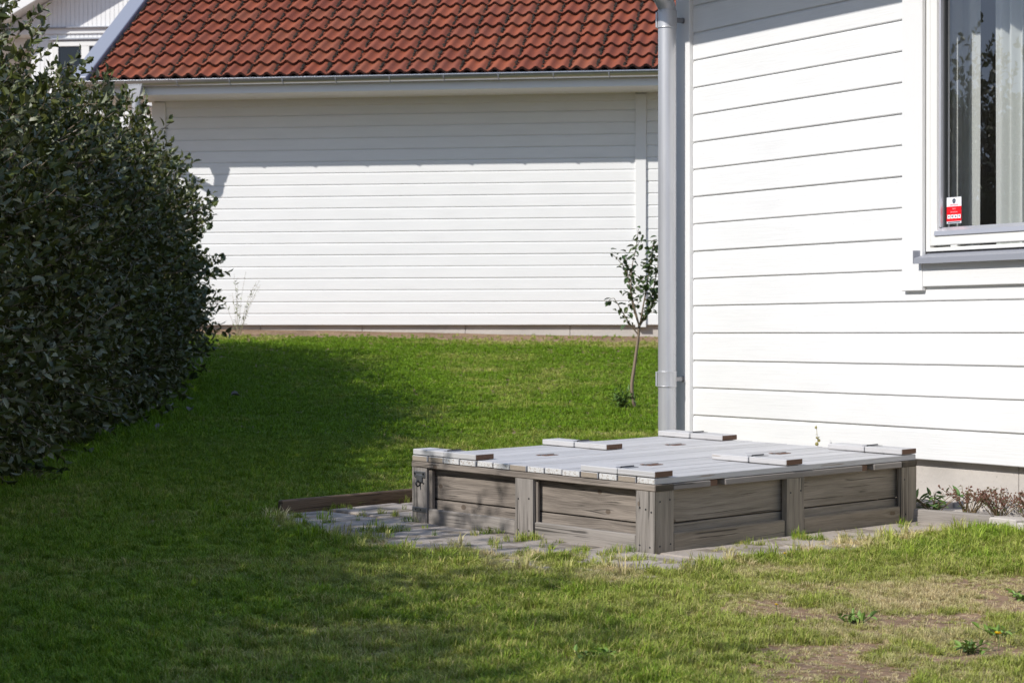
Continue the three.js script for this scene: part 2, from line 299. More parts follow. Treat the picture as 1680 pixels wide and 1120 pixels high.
  const pane = new THREE.PlaneGeometry(gx1 - gx0 - 0.016, gy1 - gy0 - 0.001); pane.translate((gx0 + gx1) / 2 + 0.008, (gy0 + gy1) / 2, -0.034);
  mesh('pane', pane, glass, Wn);
  mesh('stay_latch', cbox([2.34, wy0 + 0.0185, -0.03], [2.39, wy0 + 0.0275, 0.004], 0.001), M.sash, Wn);
  // alarm sticker inside the lower corner of the pane
  const cv = document.createElement('canvas'); cv.width = 256; cv.height = 320; const q = cv.getContext('2d');
  q.fillStyle = '#e9e9ee'; q.fillRect(0, 0, 256, 320);
  q.fillStyle = '#3b4250'; q.beginPath(); for (let i = 0; i < 5; i++) { const a = -Math.PI / 2 + i * 2 * Math.PI / 5; q.lineTo(128 + 34 * Math.cos(a), 46 + 34 * Math.sin(a)); } q.closePath(); q.fill();
  q.fillStyle = '#7c8594'; q.beginPath(); for (let i = 0; i < 5; i++) { const a = -Math.PI / 2 + i * 2 * Math.PI / 5; q.lineTo(128 + 14 * Math.cos(a), 46 + 14 * Math.sin(a)); } q.closePath(); q.fill();
  q.textAlign = 'center'; q.fillStyle = '#d8202c'; q.font = 'bold 34px sans-serif'; q.fillText('verisure', 128, 104);
  q.fillStyle = '#e3101f'; q.fillRect(0, 112, 256, 180);
  q.fillStyle = '#f2c4c6'; q.font = '26px sans-serif'; q.fillText('Larm', 128, 148); q.fillText('ZeroVision', 128, 188);
  for (let i = 0; i < 4; i++) { q.fillStyle = '#eceef0'; q.fillRect(12 + i * 60, 212, 52, 46); q.fillStyle = '#5d6b78'; if (i === 0) { q.fillRect(26, 226, 24, 18); } if (i === 1) { q.fillRect(80, 224, 34, 14); q.fillRect(92, 236, 14, 12); } if (i === 2) { q.beginPath(); q.arc(158, 236, 12, 0, 7); q.fill(); } if (i === 3) { q.beginPath(); q.moveTo(204, 222); q.lineTo(234, 222); q.lineTo(219, 250); q.fill(); } }
  q.fillStyle = '#c9cdd3'; q.fillRect(0, 292, 256, 28); q.fillStyle = '#4a5260'; q.fillRect(24, 300, 208, 12);
  const st = new THREE.CanvasTexture(cv); st.colorSpace = THREE.SRGBColorSpace;
  const sg = new THREE.PlaneGeometry(0.112, 0.128); sg.translate(gx0 + 0.028 + 0.056, 1.863, -0.0325);
  mesh('alarm_sticker', sg, mat({ map: st, roughness: 0.5 }), Wn);

  // downpipe standing off the corner
  const px = -0.077, pz = 0.125, pr = 0.0525;
  const D = thing('downpipe', 'tall pale grey metal downpipe at the corner of the clapboard house', 'downpipe');
  P.updateMatrixWorld(true);
  P.localToWorld(D.position.set(px, 0, pz)); D.rotation.y = P.rotation.y;
  const pp = []; pp.push([0, 0.42, 0], [0, 1.2, 0], [0, 2.2, 0], [0, 3.02, 0]);
  const pg = new THREE.CylinderGeometry(pr, pr, 2.68, 40, 1, true); pg.translate(0, 1.76, 0);
  mesh('pipe', pg, M.pipe, D);
  mesh('elbow', tube([[0, 3.095, 0], [0, 3.14, 0.004], [0, 3.21, 0.05], [0, 3.28, 0.15], [0, 3.38, 0.30], [0, 3.47, 0.40], [0, 3.56, 0.43]], pr * 0.98, 40, 32), M.pipe, D);
  for (const [ya, yb] of [[3.018, 3.115], [0.958, 1.048]]) {
    const c = new THREE.Group(); c.name = 'clamp'; D.add(c);
    const prof = [[pr + 0.001, ya], [pr + 0.0045, ya], [pr + 0.0045, ya + 0.004], [pr + 0.0025, ya + 0.007], [pr + 0.0025, yb - 0.007], [pr + 0.0045, yb - 0.004], [pr + 0.0045, yb], [pr + 0.001, yb]];
    mesh('band', new THREE.LatheGeometry(prof.map(([a, b]) => new THREE.Vector2(a, b)), 40), M.pipe, c);
    const a = THREE.MathUtils.degToRad(-36), cx = (pr + 0.008) * Math.sin(a), cz = (pr + 0.008) * Math.cos(a);
    const lk = cbox([-0.012, ya + 0.003, -0.004], [0.012, yb - 0.003, 0.006], 0.002, 'y'); lk.rotateY(a); lk.translate(cx, 0, cz); mesh('wedge', lk, M.pipe, c);
    const sl = cbox([-0.0035, ya + 0.018, 0.0055], [0.0035, yb - 0.018, 0.0075], 0.001, 'y'); sl.rotateY(a); sl.translate(cx, 0, cz); mesh('slot', sl, M.steel, c);
    mesh('bracket', cbox([-0.004, (ya + yb) / 2 - 0.013, -0.098], [0.020, (ya + yb) / 2 + 0.013, -0.05], 0.002, 'z'), M.steel, c);
    mesh('screw_plate', cyl(0.017, 0.017, 0.006, [0.012, (ya + yb) / 2, -0.0975], 16, 'z'), M.steel, c);
  }
  // curtains behind the pane, lit by the sun through it
  const cloth = new THREE.MeshPhysicalMaterial({ color: lin(0.84, 0.88, 0.85), roughness: 0.95, transmission: 0.45, thickness: 0, side: THREE.DoubleSide });
  const curtain = (x0, x1, folds, zc, label, amp) => {
    const g = new THREE.PlaneGeometry(x1 - x0, 2.35, 90, 6), p = g.attributes.position;
    for (let i = 0; i < p.count; i++) { const u = (p.getX(i) - -(x1 - x0) / 2) / (x1 - x0), v = p.getY(i); p.setZ(i, amp * Math.sin(u * folds * 2 * Math.PI + 0.15 * v) + amp * 0.5 * Math.sin(u * folds * 4.7 * Math.PI + 1 - 0.3 * v)); p.setX(i, p.getX(i) * (1 + 0.012 * v)); }
    g.translate((x0 + x1) / 2, 2.1, zc); g.computeVertexNormals();
    const c = single('curtain', g, cloth, label, 'curtain'); c.position.copy(P.position); c.rotation.copy(P.rotation); return c;
  };
  curtain(1.88, 2.27, 2.6, -0.235, 'narrow greenish curtain edge behind the sticker in the window', 0.014);
  curtain(2.40, 2.60, 2.1, -0.24, 'sheer white hanging curtain in the middle of the window', 0.02);
  // houseplant leaves at the edge of the picture, inside the window
  const hp = thing('houseplant', 'green arching leaves of a houseplant inside the window', 'houseplant'); hp.position.copy(P.position); hp.rotation.copy(P.rotation);
  const leafM = mat({ color: lin(0.10, 0.22, 0.05), roughness: 0.4 });
  mesh('pot', new THREE.LatheGeometry([[0, 1.50], [0.07, 1.50], [0.095, 1.68], [0.10, 1.70], [0.085, 1.70], [0.08, 1.66], [0, 1.66]].map((a) => new THREE.Vector2(...a)), 24).translate(2.98, 0.18, -0.20), mat({ color: lin(0.5, 0.48, 0.45) }), hp);
  for (const [dx, dy, dz, w] of [[-0.30, 0.22, 0.03, 0.022], [-0.26, 0.07, 0.05, 0.024], [-0.24, 0.34, 0, 0.02], [-0.20, -0.02, 0.06, 0.022], [0.2, 0.3, 0.02, 0.022], [0.1, 0.42, -0.03, 0.02], [0.24, 0.1, 0.03, 0.022]]) {
    const N = 12, pos = [], idx = [];
    for (let i = 0; i <= N; i++) { const t = i / N, x = 2.98 + dx * t, y = 1.86 + (dy + 0.16) * Math.sin(t * 1.9) / Math.sin(1.9) * 1.0 - 0.16 * t * t, z = -0.2 + dz * t, ww = w * Math.sin(Math.PI * Math.pow(t, 0.8)) + 0.001; pos.push(x, y - ww, z - 0.006, x, y + ww * 0.2, z + 0.006, x + ww * 0.3, y + ww, z - 0.006); if (i) { const a = 3 * i; idx.push(a - 3, a, a + 1, a - 3, a + 1, a - 2, a - 2, a + 1, a + 2, a - 2, a + 2, a - 1); } }
    const g = new THREE.BufferGeometry(); g.setAttribute('position', new THREE.Float32BufferAttribute(pos, 3)); g.setIndex(idx); g.computeVertexNormals(); mesh('leaf', g, leafM, hp);
  }
  mesh('window_board', cbox([2.05, 1.60, -0.42], [3.6, 1.66, -0.125], 0.004), M.whiteTrim, P);

  // raised paver strip along the plinth, with an open soil pit beside the sandbox
  const strip = thing('paver_strip', 'pale concrete paver strip along the plinth of the clapboard house', 'pavers'); strip.position.copy(P.position); strip.rotation.copy(P.rotation);
  for (const [a, b, dy] of [[0.2, 0.9, 0], [0.905, 1.6, -0.004], [1.605, 2.30, 0.004], [2.305, 3.0, -0.006], [3.005, 3.7, 0.002]]) {
    const c = [(a + b) / 2], Z = 13.3 - 0.8846 * c[0], yt = gy(Z) + 0.05 + dy;
    mesh('paver', cbox([a, yt - 0.09, -0.0505], [b, yt, 0.155], 0.005), M.plinth, strip);
  }
}

// ---------------------------------------------------------------- long low house at the back
const tones = [[0.30, 0.080, 0.045], [0.33, 0.092, 0.052], [0.275, 0.072, 0.042], [0.315, 0.098, 0.06], [0.29, 0.085, 0.055]];
const tileTex = rep(tex(512, 512, (u, v) => { const b = fbm(u * 5, v * 5, 91, 4, 5, 5), s = noise(u * 130, v * 130, 92, 130, 130), l = smooth(0.62, 0.72, fbm(u * 14, v * 14, 94, 4, 14, 14)); let k = 0.78 + 0.35 * (b - 0.5) + 0.12 * s; return mix3([k, k, k], [0.5, 0.6, 0.6], l * 0.2); }), 0.7, 0.7);
M.tiles = tones.map((c) => mat({ map: tileTex, vertexColors: true, color: lin(c[0] * 1.0, c[1] * 0.88, c[2] * 0.62), roughness: 0.85, bumpMap: concBump, bumpScale: 0.002 }));
// double-wave roof tile, x across (w), z up the slope (negative), y off the roof
function tileGeo(w, len, seed) {
  const N = 16, pos = [], uv = [], col = [], r = rngOf(seed), ou = r() * 5, ov = r() * 5, lift = 0.046, lip = 0.034;
  const prof = (u) => { const t = (u * 2) % 1, c = Math.cos((t - 0.62) * 2 * Math.PI); return 0.026 * (c > 0 ? Math.pow(c, 0.8) : -Math.pow(-c, 1.5) * 0.65); };
  const quad = (A, B, C, D, k) => { for (const p of [A, B, C, A, C, D]) { pos.push(...p); uv.push(p[0] + ou, p[2] + ov); col.push(k, k, k); } };
  for (let i = 0; i < N; i++) {
    const u0 = i / N, u1 = (i + 1) / N * 0.9999, x0 = (u0 - 0.5) * w, x1 = (u1 - 0.5) * w, a = prof(u0), b = prof(u1), wv = 0.003 * (r() - 0.5);
    quad([x0, a + lift, 0], [x1, b + lift, 0], [x1, b, -len], [x0, a, -len], 1);
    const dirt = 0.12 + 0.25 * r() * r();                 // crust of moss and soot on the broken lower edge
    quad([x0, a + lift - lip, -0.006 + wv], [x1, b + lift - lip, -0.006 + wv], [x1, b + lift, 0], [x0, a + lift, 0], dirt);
  }
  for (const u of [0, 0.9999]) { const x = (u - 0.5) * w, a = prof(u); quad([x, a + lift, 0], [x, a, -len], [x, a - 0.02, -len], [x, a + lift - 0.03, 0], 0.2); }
  const g = new THREE.BufferGeometry(); g.setAttribute('position', new THREE.Float32BufferAttribute(pos, 3)); g.setAttribute('uv', new THREE.Float32BufferAttribute(uv, 2)); g.setAttribute('color', new THREE.Float32BufferAttribute(col, 3));
  return toCreasedNormals(g, 0.7);
}
const tileVar = [1, 2, 3, 4, 5].map((s) => tileGeo(0.318, 0.385, s));
const houseB = houseGroup('tiled_house', 'low white clapboard house with red tiled roof behind the lawn', 1.442, 27, -10.1);
{
  const P = houseB, T = 0.022, pitch = 0.1396, y0 = EYE + 0.11, xl = -5.716, xr = 4.4;
  const wall = new THREE.Group(); wall.name = 'wall'; wall.position.z = -T; P.add(wall);
  clapboards(wall, xl, -0.001, y0, pitch, 19, T, 20); clapboards(wall, 0.128, xr, y0, pitch, 19, T, 8);
  mesh('sheathing', cbox([-5.87, y0 + 0.02, -0.2], [xr, 4.1, -0.03], 0.002), M.whiteTrim, P);
  mesh('gable_wall', cbox([-5.87, y0 + 0.02, -7], [-5.7, 4.1, -0.201], 0.002), M.white, P);
  mesh('corner_board', cbox([-5.89, y0 - 0.03, -0.16], [xl - 0.001, 4.06, 0.026], 0.004, 'y'), M.whiteTrim, P);
  mesh('pilaster', cbox([0, y0 - 0.03, -0.015], [0.127, 4.06, 0.028], 0.004, 'y'), M.whiteTrim, P);
  mesh('frieze_board', cbox([xl, 3.99, -0.02], [-0.001, 4.075, 0.014], 0.003), M.whiteTrim, P);
  mesh('frieze_board', cbox([0.128, 3.99, -0.02], [xr, 4.075, 0.014], 0.003), M.whiteTrim, P);
  for (let i = 0, x = -5.8; x < xr; i++, x += 1.255) mesh('plinth_panel', cbox([x, 0.9, -0.2], [x + 1.25, y0 + 0.03, -0.06], 0.003), M.plinth, P);
  const xe = -6.52, ov = 0.79;
  mesh('soffit', cbox([xe + 0.02, 4.072, -0.1], [xr, 4.092, ov], 0.002), M.whiteTrim, P);
  mesh('fascia', cbox([xe, 4.066, ov + 0.001], [xr, 4.215, ov + 0.026], 0.003), M.whiteTrim, P);
  mesh('verge_soffit', cbox([xe, 4.07, -7], [xe + 0.4, 4.09, -0.11], 0.002), M.whiteTrim, P);
  // gutter: half round with a rolled front lip, brackets
  const half = [], gz = ov + 0.095, gyy = 4.225; for (let i = 0; i <= 14; i++) { const a = Math.PI * (1 + i / 14); half.push([gz + 0.066 * Math.cos(a), gyy + 0.066 * Math.sin(a)]); }
  for (let i = 0; i <= 8; i++) { const a = Math.PI * (1 - i / 4.5); half.push([gz + 0.072 + 0.008 * Math.cos(a), gyy + 0.008 * Math.sin(a)]); }
  const gut = mesh('gutter', toCreasedNormals(prism(half, xe - 0.05, xr, { closed: false }), 0.9), M.gutter, P);
  for (let x = -5.9; x < xr; x += 0.635) mesh('gutter_bracket', tube(Array.from({ length: 9 }, (_, i) => { const a = Math.PI * (1.02 + i / 8); return [x, gyy + 0.070 * Math.sin(a), gz + 0.070 * Math.cos(a)]; }), 0.0065, 16, 5), M.flash, gut);
  // roof: deck, tiles row by row, verge flashing
  const pit = THREE.MathUtils.degToRad(30), roof = new THREE.Group(); roof.name = 'roof'; roof.position.set(0, 4.245, ov + 0.055); roof.rotation.x = pit; P.add(roof);
  const slope = 4.9, deckM = mat({ color: lin(0.05, 0.04, 0.035), roughness: 0.9 });
  mesh('deck', cbox([xe, -0.10, -slope], [xr, -0.03, -0.02], 0.002), deckM, roof);
  const w = 0.3165, rowL = 0.333, cols = Math.floor((2.6 - (xe + 0.12)) / w), far = [];
  for (let r = 0; r < 14; r++) for (let c = 0; c < cols + 4; c++) {
    const x = xe + 0.16 + w * (c + 0.5), z = 0.0 - r * rowL;
    if (r < 9 && c < cols) {
      const t = mesh('tile', tileVar[(c * 3 + r * 7 + Math.floor(R(0, 5))) % 5], M.tiles[Math.floor(R(0, 5))], roof);
      t.position.set(x + R(-0.003, 0.003), R(-0.002, 0.003), z + R(-0.006, 0.006)); t.rotation.y = R(-0.008, 0.008);
    } else { const g = tileVar[(c + r) % 5].clone(); g.translate(x, 0, z); far.push(g); }
  }
  mesh('upper_tiles', mergeGeometries(far), M.tiles[0], roof).userData.kind = 'stuff';
  // moss and grit lodged in the seams
  const mg = new THREE.IcosahedronGeometry(1, 0), mr = rngOf(55), mi = new THREE.InstancedMesh(mg, mat({ color: lin(0.030, 0.024, 0.018), roughness: 1 }), 10000), mm = new THREE.Matrix4();
  for (let i = 0; i < 10000; i++) {
    const c = Math.floor(mr() * (cols + 1)), r = Math.floor(mr() * 9), s = R(0.005, 0.0125, mr), big = mr() < 0.012 ? 2.4 : 1;
    mm.compose(new THREE.Vector3(xe + 0.16 + w * c + R(-0.008, 0.016, mr), 0.016 + R(0, 0.018, mr), -r * rowL - R(0.03, 0.30, mr)), new THREE.Quaternion().setFromEuler(new THREE.Euler(mr() * 3, mr() * 3, 0)), new THREE.Vector3(s * big, s * 0.8, s * 1.3 * big)); mi.setMatrixAt(i, mm);
  }
  mi.name = 'moss'; mi.userData.kind = 'stuff'; roof.add(mi);
  mesh('verge_flashing', cbox([xe - 0.085, -0.09, -slope], [xe + 0.125, 0.065, 0.03], 0.008, 'z'), M.flash, roof);
  mesh('verge_board', cbox([xe - 0.05, -0.26, -slope], [xe - 0.02, -0.091, -0.0], 0.004, 'z'), M.whiteTrim, roof);
  mesh('back_slope', hull([[xe, 6.35, -3.5], [xr, 6.35, -3.5], [xe, 6.65, -3.75], [xr, 6.65, -3.75], [xe, 4.2, -7.9], [xr, 4.2, -7.9]]), mat({ color: lin(0.3, 0.08, 0.04), roughness: 0.9 }), P);
  // outlet and swan-neck downpipe at the corner
  const D = new THREE.Group(); D.name = 'rain_pipe'; P.add(D);
  const dx = -5.785;
  mesh('outlet', hull([[dx - 0.115, gyy - 0.055, gz + 0.06], [dx + 0.085, gyy - 0.055, gz + 0.06], [dx - 0.115, gyy - 0.055, gz - 0.06], [dx + 0.085, gyy - 0.055, gz - 0.06], [dx - 0.045, gyy - 0.23, gz + 0.045], [dx + 0.045, gyy - 0.23, gz + 0.045], [dx - 0.045, gyy - 0.23, gz - 0.045], [dx + 0.045, gyy - 0.23, gz - 0.045]], 'y'), M.pipe, D);
  mesh('swan_neck', tube([[dx, gyy - 0.22, gz], [dx, gyy - 0.32, gz - 0.01], [dx + 0.0, gyy - 0.44, gz - 0.06], [dx - 0.005, gyy - 0.60, gz - 0.36], [dx - 0.01, gyy - 0.74, gz - 0.62], [dx - 0.012, gyy - 0.95, gz - 0.73]], 0.05, 40, 20), M.pipe, D);
  mesh('pipe', cyl(0.05, 0.05, 2.1, [dx - 0.012, gyy - 1.98, gz - 0.73], 24), M.pipe, D);
}

// ---------------------------------------------------------------- far gabled house
{
  const P = houseGroup('gabled_house', 'far white gabled house with vertical boards, partly hidden by the hedge', -10.38, 50, -8);
  // local origin: lower left corner of the front wall; s = 76 px per metre of the photograph here
  const base = 0.9, band = EYE + 6.55;
  const wall = new THREE.Group(); wall.name = 'wall'; P.add(wall);
  const bw = 0.098;
  const vb = (g, x, ya, yb, z) => prism([[0, 0], [0.02, 0], [0.02, bw - 0.012], [0.008, bw - 0.004], [0.008, bw - 0.0005], [0, bw - 0.0005]], ya, yb, { off: [R(0, 9), R(0, 9)] }).rotateZ(Math.PI / 2).translate(x + bw, 0, z);
  const gableTop = (x) => band + 0.12 + (x + 0.55) * 0.555;
  for (let i = 0; i < 56; i++) mesh('wall_board', vb(wall, i * bw, base, band - 0.09, 0), M.white, wall);
  const gab = new THREE.Group(); gab.name = 'gable'; P.add(gab);
  for (let i = -5; i < 66; i++) mesh('gable_board', vb(gab, i * bw, band + 0.06, Math.min(gableTop(i * bw), gableTop(10 - i * bw)) - 0.02, 0.03), M.white, gab);
  mesh('band_board', cbox([-0.62, band - 0.09, -0.02], [6.8, band + 0.03, 0.06], 0.004), M.whiteTrim, P);
  mesh('band_flashing', hull([[-0.64, band + 0.0301, -0.02], [6.8, band + 0.0301, -0.02], [-0.64, band + 0.0301, 0.13], [6.8, band + 0.0301, 0.13], [-0.64, band + 0.044, 0.13], [6.8, band + 0.044, 0.13], [-0.64, band + 0.075, -0.02], [6.8, band + 0.075, -0.02]]), M.flash, P);
  mesh('core', mergeGeometries([cbox([0.01, base, -6], [5.5, band, -0.002], 0.002), hull([[-0.55, band + 0.05, 0.028], [10.5, band + 0.05, 0.028], [-0.55, gableTop(-0.55) - 0.02, 0.028], [5, gableTop(5) - 0.02, 0.028], [10.5, gableTop(-0.55) - 0.02, 0.028], [-0.55, band + 0.05, -6], [10.5, band + 0.05, -6], [-0.55, gableTop(-0.55) - 0.02, -6], [5, gableTop(5) - 0.02, -6], [10.5, gableTop(-0.55) - 0.02, -6]])]), M.whiteTrim, P);
  // verge: two white barge boards, soffit, tiled slope
  const sl = Math.atan(0.555), rf = new THREE.Group(); rf.name = 'roof'; rf.position.set(5, gableTop(5) + 0.02, 0); P.add(rf);
  for (const sgn of [1, -1]) {
    const s = new THREE.Group(); s.name = sgn > 0 ? 'slope' : 'far_slope'; s.rotation.z = sgn * sl; rf.add(s);
    const L = -8.2 * 1, X = (a, b) => (sgn > 0 ? [a, b] : [-b, -a]);
    const [a, b] = X(L, 0);
    const k = mesh('barge_board', mergeGeometries([cbox([a, -0.06, 0.62], [b, 0.14, 0.66], 0.004), cbox([a, 0.141, 0.63], [b, 0.25, 0.69], 0.004)]), M.whiteTrim, s);
    mesh('soffit_board', cbox([a, -0.03, 0.05], [b, -0.005, 0.619], 0.003), M.whiteTrim, s);
    mesh('verge_cap', cbox([a, 0.251, 0.56], [b, 0.285, 0.72], 0.004), M.flash, s);
    mesh('roof_deck', cbox([a, 0.0, -6.4], [b, 0.16, 0.6], 0.004), M.whiteTrim, s);
    const gs = [];
    for (let r = 0; r < 24; r++) for (let c = 0; c < 21; c++) { const g = tileVar[(r + c) % 5].clone(); g.rotateY(sgn > 0 ? -Math.PI / 2 : Math.PI / 2); g.translate(sgn * (L + 0.05 + r * 0.333), 0.18, 0.38 - c * 0.3165); gs.push(g); }
    mesh('roof_tiles', mergeGeometries(gs), M.tiles[2], s).userData.kind = 'stuff';
  }
  // eave box at the lower left and the recessed wing with a small window
  mesh('eave_soffit', cbox([-2.2, band - 0.10, -6], [-0.02, band - 0.02, 0.05], 0.004), M.whiteTrim, P);
  mesh('eave_board', cbox([-2.2, band - 0.34, -0.6], [-0.02, band - 0.101, -0.5], 0.004), M.whiteTrim, P);
  mesh('wing_wall', cbox([-4, base, -2.4], [0.005, band - 0.11, -2.2], 0.004), M.white, P);
  const win = (x0, x1, y0, y1, z, mullion) => {
    const W = new THREE.Group(); W.name = 'window'; P.add(W);
    mesh('casing', mergeGeometries([cbox([x0 - 0.1, y0 - 0.1, z], [x0, y1 + 0.1, z + 0.045], 0.004), cbox([x1, y0 - 0.1, z], [x1 + 0.1, y1 + 0.1, z + 0.045], 0.004), cbox([x0 + 0.0001, y1, z], [x1 - 0.0001, y1 + 0.1, z + 0.045], 0.004), cbox([x0 + 0.0001, y0 - 0.1, z], [x1 - 0.0001, y0, z + 0.045], 0.004)]), M.sash, W);
    for (const m of mullion) mesh('mullion', cbox([m - 0.09, y0 + 0.0001, z], [m + 0.09, y1 - 0.0001, z + 0.04], 0.004), M.sash, W);
    const g = new THREE.PlaneGeometry(x1 - x0, y1 - y0); g.translate((x0 + x1) / 2, (y0 + y1) / 2, z + 0.012);
    mesh('pane', g, mat({ color: lin(0.02, 0.025, 0.03), roughness: 0.03, metalness: 0.0, envMapIntensity: 1 }), W);
  };
  win(0.62, 2.2, band - 1.75, band - 0.36, 0.0205, [1.22]);
  win(-0.42, -0.12, band - 0.85, band - 0.5, -2.199, []);
  mesh('window_head_flashing', cbox([0.42, band - 0.225, 0.021], [2.5, band - 0.19, 0.11], 0.004), M.flash, P);
}

// ---------------------------------------------------------------- wooden sandbox with folding lid, standing on the slope
const SB = { X: 0.606, Z: 9.8, L1: 1.595, L2: 1.79, a: THREE.MathUtils.degToRad(-47.4) };
const e1 = [-Math.cos(SB.a), Math.sin(-SB.a)], e2 = [Math.sin(-SB.a), Math.cos(SB.a)];   // [X, Z] directions: along the front to the left, and back to the right
const toSB = (X, Z) => [(X - SB.X) * e1[0] + (Z - SB.Z) * e1[1], (X - SB.X) * e2[0] + (Z - SB.Z) * e2[1]];
const tilt = new THREE.Quaternion().setFromAxisAngle(new THREE.Vector3(1, 0, 0), Math.atan(0.0337));
function onSlope(o) { o.position.set(SB.X, gy(SB.Z), -SB.Z); o.quaternion.copy(tilt).multiply(new THREE.Quaternion().setFromAxisAngle(new THREE.Vector3(0, 1, 0), SB.a)); return o; }
{
  const S = onSlope(thing('sandbox', 'weathered grey wooden sandbox with pale painted folding lid', 'sandbox'));
  const { L1, L2 } = SB, H = 0.263, p = L1 / 14;
  const post = (pts, m) => mesh('post', hull(pts.flatMap(([x, z]) => [[x, -0.06, z], [x, H, z]]), 'y'), m, S);
  const screw = (par, x, y, z, n) => mesh('screw', cyl(0.0042, 0.0042, 0.002, n === 'z' ? [x, y, z + 0.0006] : [x + 0.0006, y, z], 8, n), M.blackIron, par);
  // corner by the camera: two mitred boards
  const c0 = post([[-0.114, 0], [-0.0015, 0], [-0.0275, -0.028], [-0.114, -0.028]], M.woodC);
  const c1 = post([[0, -0.0015], [0, -0.114], [-0.026, -0.114], [-0.026, -0.029]], M.woodB);
  for (const [x, y] of [[-0.09, 0.19], [-0.055, 0.185], [-0.022, 0.175], [-0.09, 0.03], [-0.03, 0.025]]) screw(c0, x, y, 0, 'z');
  for (const [z, y] of [[-0.03, 0.22], [-0.09, 0.225], [-0.03, 0.03], [-0.095, 0.035]]) screw(c1, 0, y, z, 'x');
  const f1 = post([[-0.872, 0.001], [-0.756, 0.001], [-0.756, -0.029], [-0.872, -0.029]], M.woodC), f2 = post([[-L1 + 0.0015, 0], [-1.488, 0], [-1.488, -0.028], [-L1 + 0.0275, -0.028]], M.woodC);
  post([[-L1, -0.0015], [-L1, -0.114], [-L1 + 0.026, -0.114], [-L1 + 0.026, -0.029]], M.woodB);
  for (const [x, y] of [[-0.852, 0.17], [-0.782, 0.175], [-0.852, 0.03], [-0.782, 0.03]]) screw(f1, x, y, 0.001, 'z');
  for (const [x, y] of [[-1.57, 0.19], [-1.51, 0.19]]) screw(f2, x, y, 0, 'z');
  const r1 = post([[0.001, -0.968], [0.001, -0.85], [-0.028, -0.85], [-0.028, -0.968]], M.woodB), r2 = post([[0, -L2], [0, -1.678], [-0.028, -1.678], [-0.028, -L2]], M.woodB);
  for (const [z, y] of [[-0.875, 0.2], [-0.945, 0.205]]) screw(r1, 0.001, y, z, 'x');
  for (const [z, y] of [[-1.70, 0.205], [-1.71, 0.04]]) screw(r2, 0, y, z, 'x');
  post([[-L1, -L2], [-L1, -1.678], [-L1 + 0.028, -1.678], [-L1 + 0.028, -L2]], M.woodB);
  // recessed panels of two boards and the kick boards in front of them
  const panel = (a, b, m, side) => {
    const B = (y0, y1, z0, z1, mm, nm) => { const a2 = a - 0.055, b2 = b + 0.055, lo = [a2, y0, z0], hi = [b2, y1, z1]; if (side) { mesh(nm, cbox([z0, y0, -a2], [z1, y1, -b2], 0.002, 'z'), mm, S); } else mesh(nm, cbox(lo, hi, 0.002, 'x'), mm, S); };
    B(0.119, 0.2625, -0.070, -0.044, m, 'panel_board'); B(-0.05, 0.113, -0.068, -0.042, m, 'panel_board');
    const k0 = a + 0.004, k1 = b - 0.004;
    if (side) mesh('kick_board', cbox([-0.027, -0.05, -k0], [-0.003, 0.076 + R(-0.004, 0.004), -k1], 0.005, 'z'), M.woodK, S);
    else mesh('kick_board', cbox([k0, -0.05, -0.027], [k1, 0.07 + R(-0.006, 0.004), -0.003], 0.005, 'x'), m === M.woodA ? M.woodC : m, S);
  };
  panel(-0.755, -0.1145, M.woodA); panel(-1.487, -0.8725, M.woodA);
  panel(0.1145, 0.8495, M.woodB, true); panel(0.9685, 1.6775, M.woodB, true);
  mesh('panel_board', cbox([-L1 + 0.03, -0.05, -L2 + 0.03], [-L1 + 0.058, 0.252, -0.115], 0.002, 'z'), M.woodB, S);
  mesh('panel_board', cbox([-L1 + 0.06, -0.05, -L2 + 0.002], [-0.06, 0.252, -L2 + 0.03], 0.002, 'x'), M.woodB, S);
  // inner cleats beside the posts
  mesh('cleat', cbox([-1.4865, 0.0, -0.0295], [-1.462, 0.255, -0.012], 0.002, 'y'), M.woodA, S);
  mesh('cleat', cbox([-0.7545, 0.0, -0.0295], [-0.742, 0.255, -0.016], 0.002, 'y'), M.woodA, S);
  // rim rails
  mesh('rim_rail', cbox([-L1 - 0.003, H + 0.0005, -0.112], [0.003, H + 0.029, 0.003], 0.004, 'x'), M.woodA, S);
  mesh('rim_rail', cbox([-L1 - 0.003, H + 0.0005, -L2 - 0.003], [0.003, H + 0.029, -L2 + 0.112], 0.004, 'x'), M.woodDark, S);
  for (const x of [0, -L1 + 0.1]) for (const [a, b] of [[0.1125, 0.3466], [0.44, 1.384], [1.469, 1.6775]]) mesh('rim_rail', cbox([x - 0.1, H + 0.0005, -a], [x + 0.002, H + 0.028, -b], 0.003, 'z'), M.woodC, S);
  for (const [a, b] of [[0.3470, 0.405], [1.3845, 1.435]]) mesh('spacer_block', cbox([-0.09, H + 0.0005, -a], [-0.012, H + 0.027, -b], 0.002, 'x'), M.endBrown, S);
  mesh('rail_end', cbox([0.0031, H + 0.002, -0.110], [0.0042, H + 0.0275, 0.001], 0.0004, 'z'), M.woodDark, S);
  // lid boards with their sawn ends; some ends bare
  const bare = new Set([0, 1, 6, 10, 12]);
  const yl = H + 0.0315;
